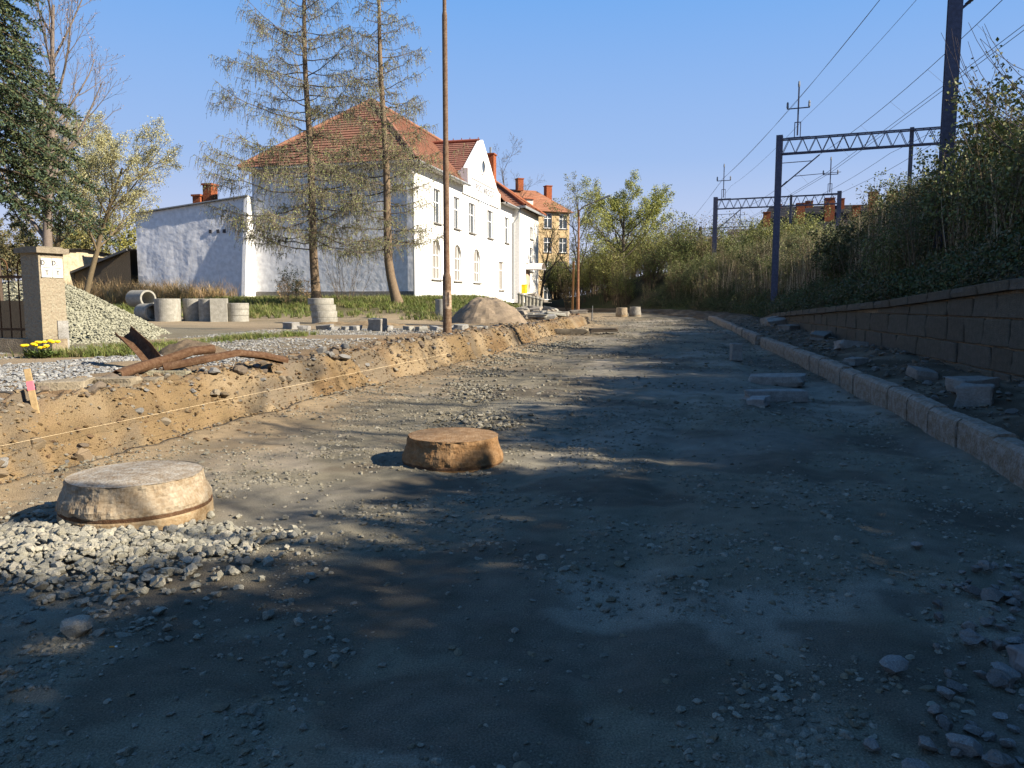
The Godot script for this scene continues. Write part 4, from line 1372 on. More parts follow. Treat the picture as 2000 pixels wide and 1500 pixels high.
	b = MB.new(); b.bx(V(wx + .2, 2.75, 67.9), Vector3(.35, .75, .7), Color.WHITE); b.bx(V(wx + .22, 3.15, 67.9), Vector3(.42, .06, .78), Color.WHITE)
	var pb := part("post_box", b, M.yellow, self)
	tag(pb, "bright yellow box hung on the white wall beside the entrance", "post box")
	b = MB.new(); b.bx(V(wx + .38, 2.8, 67.9), Vector3(.01, .1, .4), Color(.25, .22, .1)); part("slot", b, M.plain, pb)

	# annex with sloping parapet and buttress
	var x := thing("white_annex", "windowless white annex with a sloping parapet left of the house", "annex")
	b = MB.new()
	var A := V(-36.1, 1.3, 42.8)
	var B := V(-27.9, 1.3, 42.8)
	var grid := 24
	var f := noise(31, .35, 3)
	var rows: Array = []
	for j in 13:
		var row: Array[Vector3] = []
		for k in grid + 1:
			var u := float(k) / grid
			var p := A.lerp(B, u)
			p.y = lerpf(1.3, lerpf(7.2, 8.05, u), j / 12.0)
			p.z += .035 * f.get_noise_2d(p.x * 2.0, p.y * 2.0) if j < 12 else 0.0
			row.append(p)
		rows.append(row)
	for j in 12:
		for k in grid: face(b, rows[j][k], rows[j][k + 1], rows[j + 1][k + 1], rows[j + 1][k], F, Color(.97, .98, 1))
	face(b, A, V(-36.1, 1.3, 50), V(-36.1, 7.2, 50), V(-36.1, 7.2, 42.8), -E, Color.WHITE)
	face(b, V(-27.9, 1.3, 42.8), V(-27.9, 1.3, 43.4), V(-27.9, 8.05, 43.4), V(-27.9, 8.05, 42.8), E, Color.WHITE)
	part("wall", b, M.roughwhite, x)
	b = MB.new()
	b.quad(V(-36.3, 7.22, 42.65), V(-36.3, 7.22, 50), V(-27.8, 8.08, 50), V(-27.8, 8.08, 42.65), Color(.4, .4, .42))
	b.bar(V(-36.3, 7.24, 42.7), V(-27.8, 8.1, 42.7), .18, .07, Color(.55, .55, .57))
	part("roof", b, M.zinc, x)
	b = MB.new()
	face(b, V(-27.85, 1.3, 42.0), V(-27.85, 1.3, 43.4), V(-27.85, 8.05, 43.4), V(-27.85, 8.05, 42.72), E, Color.WHITE)
	face(b, V(-27.85, 1.3, 42.0), V(-27.85, 8.05, 42.72), V(-28.1, 8.05, 42.72), V(-28.1, 1.3, 42.0), F, Color.WHITE)
	face(b, V(-28.1, 1.3, 42.0), V(-28.1, 8.05, 42.72), V(-28.1, 8.05, 43.4), V(-28.1, 1.3, 43.4), -E, Color.WHITE)
	part("buttress", b, M.whitewash, x)
	for k in 3:
		b = MB.new(); b.bx(V(-30.6 + [0.0, .55, .98][k], 6.0, 42.78), Vector3(.2, .22, .06), Color(.06, .06, .07)); part("vent_hole", b, M.plain, x)
	chimney(x, V(-31.8, 7.2, 44.6), .62, 2.0, M.brick)
	chimney(x, V(-32.5, 7.2, 44.4), .55, 1.3, M.brick)
	# shed
	var sh := thing("shed", "low dark shed with a lean-to roof at the annex's left end", "shed")
	b = MB.new()
	face(b, V(-40.5, 1.2, 42.2), V(-36.15, 1.2, 42.2), V(-36.15, 4.85, 42.2), V(-40.5, 3.5, 42.2), F, Color(.42, .38, .33))
	face(b, V(-40.5, 1.2, 42.2), V(-40.5, 1.2, 48), V(-40.5, 3.5, 48), V(-40.5, 3.5, 42.2), -E, Color(.42, .38, .33))
	part("wall", b, M.roughcast, sh)
	b = MB.new()
	b.quad(V(-40.8, 3.48, 41.9), V(-40.8, 3.48, 48.2), V(-36.15, 4.98, 48.2), V(-36.15, 4.98, 41.9), Color(.16, .15, .15))
	b.bar(V(-40.8, 3.44, 41.95), V(-36.15, 4.92, 41.95), .1, .14, Color(.1, .1, .1))
	part("roof", b, M.plain, sh)
	b = MB.new(); b.bx(V(-38.3, 2.75, 42.17), Vector3(1.1, .45, .08), Color(.05, .05, .05)); part("hatch", b, M.plain, sh)

func simple_house(called: String, label: String, x0: float, x1: float, s0: float, deep: float, g: float, ev: float, ridge: float, wallc: Color, roofc: Color, wins: Array, hip := 0.0) -> Node3D:
	var t := thing(called, label, "house")
	var b := MB.new()
	var F := Vector3(0, 0, 1)
	var E := Vector3(1, 0, 0)
	var holes: Array = []
	for e in wins: holes.append([e[0], e[1], e[2], e[3], 0.0])
	wall_mesh(b, V(x0, g, s0), E, F, x1 - x0, ev - g, holes, .25, wallc)
	face(b, V(x1, g, s0), V(x1, g, s0 + deep), V(x1, ev, s0 + deep), V(x1, ev, s0), E, wallc)
	face(b, V(x0, g, s0), V(x0, g, s0 + deep), V(x0, ev, s0 + deep), V(x0, ev, s0), -E, wallc)
	face(b, V(x0, g, s0 + deep), V(x1, g, s0 + deep), V(x1, ev, s0 + deep), V(x0, ev, s0 + deep), -F, wallc)
	if hip == 0.0:
		for x in [x0, x1]: face(b, V(x, ev, s0), V(x, ev, s0 + deep), V(x, ridge, s0 + deep * .5), V(x, ridge, s0 + deep * .5), E if x == x1 else -E, wallc)
	part("wall", b, M.plaster, t)
	for e in wins: window(t, V(x0 + e[0], g + e[1], s0), E, F, e[2], e[3], 0.0, .12, M.white, M.glass, [[0, .5], [1, .66]])
	b = MB.new()
	var a := V(x0 - .4, ev - .1, s0 - .5)
	var c := V(x1 + .4, ev - .1, s0 - .5)
	var d := V(x1 + .4, ev - .1, s0 + deep + .5)
	var e4 := V(x0 - .4, ev - .1, s0 + deep + .5)
	var r0 := V(x0 + hip - .4, ridge, s0 + deep * .5)
	var r1 := V(x1 - hip + .4, ridge, s0 + deep * .5)
	tiles(b, a, c, r1, r0, .5, roofc)
	tiles(b, d, e4, r0, r1, .5, roofc)
	if hip > 0.0:
		tiles(b, c, d, r1, r1, .5, roofc)
		tiles(b, e4, a, r0, r0, .5, roofc)
	part("roof", b, M.tile, t)
	return t

func build_far_houses() -> void:
	var w: Array = []
	for r in 4:
		for k in 4: w.append([1.4 + k * 2.2, 1.0 + r * 3.05, 1.15, 1.9])
	var t := simple_house("yellow_tenement", "tall yellow tenement with red roof behind bare trees past the white house", -27.0, -17.5, 98.0, 12.0, 0.9, 13.2, 16.6, Color(.6, .45, .26), Color(.42, .2, .12), w, 2.5)
	chimney(t, V(-18.2, 15.2, 103), .8, 2.0, M.brick)
	chimney(t, V(-22.4, 16.3, 103), .8, 1.6, M.brick)
	var b := MB.new(); b.bx(V(-22.25, 4.4, 97.96), Vector3(9.5, .16, .1), Color(.7, .6, .45)); part("string_course", b, M.plaster, t)
	b = MB.new()
	b.bx(V(-23.0, 14.2, 99.6), Vector3(1.3, 1.1, 1.6), Color(.6, .58, .5))
	b.bx(V(-23.0, 14.8, 99.5), Vector3(1.7, .14, 2.0), Color(.36, .14, .08))
	part("dormer", b, M.plain, t)
	var piv := V(-22.2, 0, 98.0)
	t.rotation.y = deg_to_rad(38.0)
	t.position = piv - t.basis * piv
	w = []
	for r in 2:
		for k in 3: w.append([.8 + k * 1.9, 1.2 + r * 2.8, .9, 1.5])
	simple_house("grey_house", "small grey house half hidden behind the green maple", -5.4, 0.8, 104.0, 8.0, 1.6, 7.6, 9.6, Color(.5, .46, .38), Color(.3, .28, .27), w)
	simple_house("cream_house", "cream house with a dark roof peeping over the embankment shrubs", 2.0, 9.5, 112.0, 8.0, 3.0, 9.6, 11.9, Color(.68, .58, .3), Color(.2, .18, .18), [[1.0, 3.2, 1.0, 1.6], [3.2, 3.2, 1.0, 1.6], [5.4, 3.2, 1.0, 1.6]])
	t = simple_house("slate_tenement", "long dark slate roof with a row of brick chimneys beyond the railway", 5.6, 40.0, 142.0, 16.0, 4.0, 11.6, 18.7, Color(.5, .45, .4), Color(.032, .034, .045), [], 4.0)
	for e in [[8.6, 14.0, 146.0, 1.2, 3.4], [10.8, 17.2, 150.4, 1.1, 2.0], [14.2, 14.6, 146.4, 1.4, 4.2], [16.0, 17.6, 150.2, 1.2, 2.0], [19.0, 15.2, 147.0, 1.6, 4.4], [21.2, 17.0, 149.6, 1.1, 2.8], [23.4, 15.6, 147.0, 1.2, 2.6], [26.0, 15.4, 147.0, 1.4, 5.0], [29.0, 15.4, 147.0, 1.5, 5.0], [33.0, 15.4, 147.0, 1.5, 4.0]]:
		chimney(t, V(e[0], e[1] - .6, e[2]), e[3], e[4] + .6, M.brick)
	simple_house("long_shed", "distant white shed roof seen over the garden gate", -118.0, -84.0, 62.0, 14.0, 1.4, 7.6, 9.4, Color(.75, .76, .78), Color(.75, .76, .78), [])
	t = simple_house("ruined_house", "pale stone ruin with an empty white window behind the pillar", -43.0, -40.6, 41.0, 4.0, 1.0, 4.9, 5.1, Color(.52, .45, .32), Color(.3, .26, .2), [[1.5, 1.9, .9, 1.7]])
# ---------- railway
func gantry(label: String, p0: Vector3, right: Vector3, span: float, mids: Array, g: float, top: float, masts: Array, two: bool) -> void:
	g = gy(p0.x, -p0.z)
	var t := thing("catenary_gantry", label, "gantry", Vector3(p0.x, g, p0.z))
	var o := Vector3.ZERO
	var H := top - g
	var fw := right.cross(Vector3.UP)
	var B := Basis(right, Vector3.UP, right.cross(Vector3.UP))
	var posts: Array = [0.0]
	if two: posts.append(span)
	for q in posts:
		var b := MB.new()
		var c := o + right * float(q)
		b.box(Transform3D(B, c + Vector3(0, H * .5, 0) + fw * .16), Vector3(.32, H, .025), Color.WHITE)
		b.box(Transform3D(B, c + Vector3(0, H * .5, 0) - fw * .16), Vector3(.32, H, .025), Color.WHITE)
		b.box(Transform3D(B, c + Vector3(0, H * .5, 0)), Vector3(.025, H, .29), Color.WHITE)
		b.box(Transform3D(B, c + Vector3(0, -.2, 0)), Vector3(.7, .7, .7), Color(1.3, 1.3, 1.3))
		part("post", b, M.blue, t)
	var b := MB.new()
	var y1 := H - .22
	var y0 := H - .95
	for f in [-.2, .2]:
		for y in [y0, y1]: b.bar(o + right * .12 + Vector3(0, y, 0) + fw * f, o + right * span + Vector3(0, y, 0) + fw * f, .06, .06)
		var k := 0
		var x := .15
		while x < span - .3:
			var ya := y0 if k % 2 == 0 else y1
			b.bar(o + right * x + Vector3(0, ya, 0) + fw * f, o + right * (x + .32) + Vector3(0, y0 + y1 - ya, 0) + fw * f, .03, .03)
			x += .32
			k += 1
	var x2 := .2
	while x2 < span:
		for y in [y0, y1]: b.bar(o + right * x2 + Vector3(0, y, 0) - fw * .2, o + right * x2 + Vector3(0, y, 0) + fw * .2, .035, .035)
		x2 += 1.28
	part("lattice_beam", b, M.blue, t)
	for q in mids:
		b = MB.new()
		var c: Vector3 = o + right * float(q[0])
		b.box(Transform3D(B, c + Vector3(0, H - .1 - float(q[1]) * .5, 0)), Vector3(.18, q[1], .18), Color(1.1, 1.0, .9))
		part("drop_post", b, M.blue, t)
	for q in masts:
		b = MB.new()
		var c: Vector3 = o + right * float(q) + Vector3(0, H - .16, 0)
		for e in [-.14, .14]: b.bar(c + right * e, c + right * e + Vector3(0, .75, 0), .04, .04)
		b.bar(c - right * .16 + Vector3(0, .75, 0), c + right * .16 + Vector3(0, .75, 0), .04, .04)
		b.bar(c - right * .5, c + right * .6, .06, .05)
		b.bar(c + Vector3(0, .1, 0), c + Vector3(0, 2.6, 0), .07, .07)
		b.bar(c - right * .55 + Vector3(0, 1.45, 0), c + right * .55 + Vector3(0, 1.45, 0), .05, .05)
		var m := part("mast", b, M.blue, t)
		b = MB.new()
		for e in [-.52, .52]: b.lathe([Vector2(.02, 0), Vector2(.06, .05), Vector2(.05, .2), Vector2(.06, .24), Vector2(.03, .33)], 8, c + right * e + Vector3(0, 1.46, 0), Color(.7, .7, .75))
		b.lathe([Vector2(.05, 0), Vector2(.06, .1), Vector2(.04, .28)], 8, c + Vector3(0, 2.5, 0), Color(.7, .7, .75))
		part("insulator", b, M.steel, m)
	# cantilever on the near post
	b = MB.new()
	b.tube(PackedVector3Array([o + right * .1 + Vector3(0, H - 2.65, 0), o + right * 1.95 + Vector3(0, H - 1.1, 0)]), PackedFloat32Array([.035, .035]), 6, Color.WHITE)
	b.tube(PackedVector3Array([o + right * .1 + Vector3(0, H - 1.4, 0), o + right * 1.6 + Vector3(0, H - 1.38, 0)]), PackedFloat32Array([.022, .022]), 6, Color.WHITE)
	b.tube(PackedVector3Array([o + right * .75 + Vector3(0, H - 2.1, 0), o + right * 3.0 + Vector3(0, H - 2.02, 0)]), PackedFloat32Array([.02, .015]), 6, Color.WHITE)
	var ca := part("cantilever", b, M.blue, t)
	b = MB.new()
	for k in 4: b.lathe([Vector2(.03, 0), Vector2(.075, .02), Vector2(.03, .06)], 8, o + right * (.28 + k * .05) + Vector3(0, H - 2.52 + k * .045, 0), Color(.5, .45, .45))
	part("insulator", b, M.steel, ca)

func wire(label: String, pts: Array, r: float, sag: float) -> void:
	var p := PackedVector3Array()
	var rr := PackedFloat32Array()
	for k in pts.size() - 1:
		for q in 12:
			var t := q / 12.0
			var a: Vector3 = pts[k]
			p.append(a.lerp(pts[k + 1], t) - Vector3(0, sag * 4.0 * t * (1.0 - t), 0))
			rr.append(r)
	p.append(pts[-1]); rr.append(r)
	var b := MB.new()
	b.tube(p, rr, 5, Color.WHITE)
	var o := part("overhead_wire", b, M.wire, self)
	tag(o, label, "wire", "overhead wires of the railway")

func build_rail() -> void:
	var rt := Vector3(.985, 0, .135).normalized()
	gantry("nearest tall blue-grey catenary post rising out of the shrubs at the right", V(5.72, 0, 22.7), rt, 9.5, [], 4.0, 11.6, [], false)
	gantry("middle railway gantry with lattice beam, single mast and thinner drop post", V(3.05, 0, 43.2), rt, 13.0, [[6.1, 2.6]], 4.0, 10.15, [.85], true)
	gantry("far railway gantry with two masts before the dark slate roof", V(-.1, 0, 66.4), rt, 9.3, [[5.8, 2.2]], 3.2, 10.1, [.6, 8.6], true)
	gantry("farthest small railway gantry beside the dark slate roof", V(-2.0, 0, 105.5), rt, 6.3, [], 4.0, 11.4, [5.0], true)
	# arm of the nearest post, high up
	var g := [V(8.4, 0, 2.0), V(5.72, 0, 22.7), V(3.05, 0, 43.2), V(-.1, 0, 66.4), V(-4.4, 0, 105.5), V(-12, 0, 150)]
	var L := func(dx: float, y: float) -> Array:
		var o: Array = []
		for k in g.size(): o.append(g[k] + rt * dx + Vector3(0, y + [1.2, .9, 0.0, 0.0, 0.0, 0.0][k], 0))
		return o
	wire("upper left feeder wire running over the mast tops", L.call(.62, 11.62), .009, .1)
	wire("second feeder wire close beside the mast top wire", L.call(.5, 11.55), .009, .2)
	wire("thin feeder wire on the right mast insulators", L.call(1.2, 10.95), .008, .25)
	wire("carrier cable of the nearer track", L.call(1.85, 9.0), .011, .35)
	wire("left contact wire of the nearer track", L.call(2.35, 8.15), .01, .03)
	wire("right contact wire of the nearer track", L.call(2.5, 8.12), .01, .03)
	wire("carrier cable of the farther track", L.call(5.2, 8.9), .01, .35)
	wire("contact wire of the farther track", L.call(5.1, 8.05), .01, .03)
	var p: Array = L.call(1.85, 9.0)
	var c: Array = L.call(2.4, 8.14)
	for k in 3:
		for q in 5:
			var t := (q + 1) / 6.0
			var a: Vector3 = (p[k + 1] as Vector3).lerp(p[k + 2], t) if k < 2 else (p[0] as Vector3).lerp(p[1], t)
			a.y -= .35 * 4.0 * t * (1.0 - t)
			var e: Vector3 = (c[k + 1] as Vector3).lerp(c[k + 2], t) if k < 2 else (c[0] as Vector3).lerp(c[1], t)
			var b := MB.new()
			b.tube(PackedVector3Array([a, e]), PackedFloat32Array([.004, .004]), 4, Color.WHITE)
			var o := part("wire_dropper", b, M.wire, self)
			tag(o, "thin dropper between carrier cable and contact wire of the nearer track", "wire", "droppers of the nearer track")
# ---------- plants
func limb(w: MB, tips: Array, p: Vector3, d: Vector3, L: float, r: float, lvl: int, q: Dictionary) -> void:
	var segs: int = [7, 5, 4, 3, 3][lvl]
	var pts := PackedVector3Array([p])
	var rad := PackedFloat32Array([r])
	var dirs: Array[Vector3] = [d]
	var c := p
	var e := d
	for k in segs:
		e = (e + rv(q.bend) + Vector3.UP * q.up * (1.0 if lvl > 0 else .3)).normalized()
		c += e * L / segs
		pts.append(c)
		dirs.append(e)
		rad.append(maxf(r * (1.0 - (k + 1.0) / segs * (.75 if lvl < q.top else .85)), q.get("fine", .0025)))
	w.tube(pts, rad, [8, 5, 4, 3, 3][lvl], tone(q.bark, .12))
	if lvl >= q.top:
		tips.append([pts[1], pts[segs]])
		return
	var n: int = q.kids[lvl]
	var a := rf(0, TAU)
	for k in n:
		var t := lerpf(q.start[lvl], .97, (k + rng.randf()) / n)
		var f := t * segs
		var j := mini(int(f), segs - 1)
		var at := pts[j].lerp(pts[j + 1], f - j)
		var ax := dirs[j]
		var side := ax.cross(Vector3.UP if absf(ax.y) < .9 else Vector3.RIGHT).normalized().rotated(ax, a)
		a += 2.4 + rf(-.4, .4)
		var an: float = q.angle[lvl] * rf(.75, 1.25)
		var dd := (ax * cos(an) + side * sin(an)).normalized()
		limb(w, tips, at, dd, L * q.len[lvl] * lerpf(1.0, .55, t) * rf(.75, 1.2), maxf(rad[j] * q.thin, q.get("fine", .0025) * 1.5), lvl + 1, q)
func leaves(l: MB, tips: Array, per: int, size: float, cols: Array, spread := .06) -> void:
	for e in tips:
		for k in per:
			var p: Vector3 = (e[0] as Vector3).lerp(e[1], pow(rng.randf(), .6)) + rv(spread)
			var d := rv(1.0).normalized() * size * rf(.6, 1.3)
			var w := d.cross(rv(1.0)).normalized() * d.length() * .32
			l.leaf(p, d, w, tone(cols[rng.randi() % cols.size()], .22))
func tree(called: String, label: String, cat: String, at: Vector3, H: float, r: float, lean: Vector3, q: Dictionary, per: int, size: float, cols: Array, lm: Material, seed_: int, group := "", spread := .06) -> Node3D:
	rng.seed = seed_
	var t := thing(called, label, cat, at, 0.0, group)
	var w := MB.new()
	var tips: Array = []
	for k in q.get("stems", 1):
		var a := rf(0, TAU)
		var d: Vector3 = (Vector3.UP + lean + (Vector3(cos(a), 0, sin(a)) * q.get("fan", 0.0) * rf(.3, 1.0) if q.has("stems") else Vector3.ZERO)).normalized()
		var off: Vector3 = Vector3(cos(a), 0, sin(a)) * q.get("foot", 0.0) * sqrt(rng.randf())
		limb(w, tips, off - Vector3(0, .15, 0), d, H * (rf(.6, 1.05) if q.has("stems") else 1.0), r, q.get("from", 0), q)
	part("trunk" if not q.has("stems") else "stems", w, M.bark, t)
	if per > 0:
		var l := MB.new()
		leaves(l, tips, per, size, cols, spread)
		part("crown" if not q.has("stems") else "foliage", l, lm, t)
	return t

func larch(label: String, at: Vector3, H: float, bends: Array, lo: float, wide: float, seed_: int) -> void:
	rng.seed = seed_
	var t := thing("larch_tree", label, "tree", at, 0.0, "larches before the white house")
	var w := MB.new()
	var pts := PackedVector3Array()
	var rad := PackedFloat32Array()
	for k in 25:
		var y := H * k / 24.0
		pts.append(Vector3(look(bends, y), y - .1, .1 * sin(y * .7)))
		rad.append(.19 * (1.0 - y / H) + .03 + .09 * exp(-y * 2.2))
	w.tube(pts, rad, 10, Color(.23, .17, .115))
	part("trunk", w, M.bark, t)
	w = MB.new()
	var tw := MB.new()
	var l := MB.new()
	var a := 0.0
	var y := lo
	while y < H - .5:
		a += 2.4 + rf(-.35, .35)
		var f := y / H
		var L := wide * (smoothstep(0.02, .3, f) * .45 + .55) * (1.0 - pow(maxf(f - .2, 0.0) / .8, 1.25)) * rf(.55, 1.15) + .3
		var dir := Vector3(cos(a), 0, sin(a))
		var rise := rf(-.5, -.05) if f < .4 else rf(-.3, .25)
		var todo: Array = [[Vector3(look(bends, y), y, .1 * sin(y * .7)), dir, L, rise, .014 + .005 * L, true]]
		while todo.size():
			var e: Array = todo.pop_back()
			var c: Vector3 = e[0]
			var bd: Vector3 = e[1]
			var bl: float = e[2]
			var up: float = e[3]
			var bp := PackedVector3Array()
			var br := PackedFloat32Array()
			for k in 9:
				bp.append(c)
				br.append(lerpf(e[4], .004, k / 8.0))
				up += .095
				c += (bd + Vector3(0, up, 0) + rv(.17)).normalized() * bl / 8.0
			w.tube(bp, br, 4, tone(Color(.15, .12, .09), .15))
			if e[5]:
				for k in int(bl * 1.9):
					var u := lerpf(.2, .9, rng.randf()) * 7.99
					var j := int(u)
					var sd := bd.rotated(Vector3.UP, rf(.45, 1.1) * (1.0 if k % 2 else -1.0))
					todo.append([bp[j].lerp(bp[j + 1], u - j), sd, bl * rf(.25, .45), rf(-.6, .0), .008, false])
			for k in int(bl * 11.5):
				var u := lerpf(.14, 1.0, pow(rng.randf(), .75)) * 7.99
				var j := int(u)
				var p := bp[j].lerp(bp[j + 1], u - j)
				var d := (bd * rf(-.1, .6) + bd.cross(Vector3.UP) * rf(-.9, .9) + Vector3(0, rf(-.9, .35), 0)).normalized()
				var tl := rf(.2, .85) * (.6 + .1 * L)
				var p1 := p + d * tl * .45
				var p2 := p1 + (d * .45 + Vector3(0, -1, 0)).normalized() * tl * .55
				tw.tube(PackedVector3Array([p, p1, p2]), PackedFloat32Array([.0085, .007, .005]), 3, tone(Color(.24, .205, .16), .25))
				for q in int(2 + tl * 6.0):
					var v := rng.randf()
					var at2 := p.lerp(p1, v * 2.0) if v < .5 else p1.lerp(p2, v * 2.0 - 1.0)
					var ld := rv(1.0).normalized() * rf(.04, .075)
					l.leaf(at2, ld, ld.cross(rv(1.0)).normalized() * .015, tone(Color(.24, .27, .09) if f < .45 else Color(.21, .24, .12), .25))
		y += rf(.09, .2)
	part("branches", w, M.bark, t)
	part("twigs", tw, M.bark, t)
	part("crown", l, M.needle, t)

func spruce(at: Vector3, H: float, lo: float, wide: float, seed_: int) -> void:
	rng.seed = seed_
	var t := thing("spruce_tree", "dark green spruce reaching in from the left edge above the gate", "tree", at)
	var w := MB.new()
	w.tube(PackedVector3Array([Vector3(0, -.2, 0), Vector3(0, H * .5, 0), Vector3(0, H, 0)]), PackedFloat32Array([.22, .14, .02]), 10, Color(.12, .09, .07))
	part("trunk", w, M.bark, t)
	w = MB.new()
	var l := MB.new()
	var a := 0.0
	var y := lo
	while y < H:
		a += 2.4
		var L := wide * (1.0 - pow((y - lo) / (H - lo), .8) * .92) * rf(.75, 1.12)
		var dir := Vector3(cos(a), 0, sin(a))
		var sd := dir.cross(Vector3.UP)
		var bp := PackedVector3Array()
		var br := PackedFloat32Array()
		var c := Vector3(0, y, 0)
		var rise := .12
		for k in 8:
			bp.append(c); br.append(lerpf(.032, .006, k / 7.0))
			rise += -.17 if k < 5 else .06
			c += (dir + Vector3(0, rise, 0)).normalized() * L / 7.0
		w.tube(bp, br, 4, Color(.1, .075, .055))
		var n := int(L * 13.0)
		for k in n:
			var u := lerpf(.18, 1.0, (k + rng.randf()) / n) * 6.99
			var j := int(u)
			var p := bp[j].lerp(bp[j + 1], u - j)
			var sg := 1.0 if k % 2 == 0 else -1.0
			var d := (dir * .55 + sd * sg * rf(.4, .9) + Vector3(0, rf(-.95, .15), 0)).normalized()
			var tl := rf(.22, .6) * (1.1 - u / 12.0)
			w.tube(PackedVector3Array([p, p + d * tl]), PackedFloat32Array([.006, .003]), 3, Color(.13, .1, .06))
			for e in int(tl * 85.0):
				var q := p + d * tl * rng.randf() * 1.05
				var nd := (d * .7 + rv(1.0)).normalized() * rf(.06, .11)
				l.leaf(q, nd, nd.cross(rv(1.0)).normalized() * .014, tone(Color(.045, .07, .04) if rng.randf() < .7 else Color(.085, .1, .04), .25))
		y += rf(.022, .06)
	part("boughs", w, M.bark, t)
	part("crown", l, M.needle, t)

func tuft(blades: int, h: float, w: float, m: Material, seed_: int) -> ArrayMesh:
	rng.seed = seed_
	var b := MB.new()
	for k in blades:
		var a := rf(0, TAU)
		var d := Vector3(cos(a), 0, sin(a))
		var p := d * rf(0, .05)
		var s := d.cross(Vector3.UP) * w
		var hh := h * rf(.5, 1.1)
		var m1 := p + d * hh * .2 + Vector3(0, hh * .6, 0)
		var e := p + d * hh * rf(.4, .8) + Vector3(0, hh, 0)
		b.quad(p - s, p + s, m1 + s * .7, m1 - s * .7, Color.WHITE)
		b.tri(m1 - s * .7, m1 + s * .7, e, Color.WHITE)
	return b.mesh(m)
func field(called: String, label: String, cat: String, meshes: Array, count: int, area: Callable, cols: Array, smin: float, smax: float) -> void:
	var root := thing(called, label, cat)
	root.set_meta("kind", "stuff")
	var xs: Array = []
	var cs: Array = []
	for k in meshes.size():
		var e: Array[Transform3D] = []
		xs.append(e); cs.append(PackedColorArray())
	var made := 0
	var tries := 0
	while made < count and tries < count * 10:
		tries += 1
		var p: Vector2 = area.call()
		if p.x > 900.0: continue
		var k := rng.randi() % meshes.size()
		var z := rf(smin, smax)
		(xs[k] as Array[Transform3D]).append(Transform3D(Basis.from_euler(Vector3(rf(-.12, .12), rf(0, TAU), rf(-.12, .12))).scaled(Vector3(z, z * rf(.8, 1.2), z)), V(p.x, gy(p.x, p.y) - .02, p.y)))
		var c: PackedColorArray = cs[k]
		c.append(tone(cols[rng.randi() % cols.size()], .25))
		cs[k] = c
		made += 1
	for k in meshes.size():
		if (xs[k] as Array).size(): scatter("clumps", meshes[k], xs[k], cs[k], root)

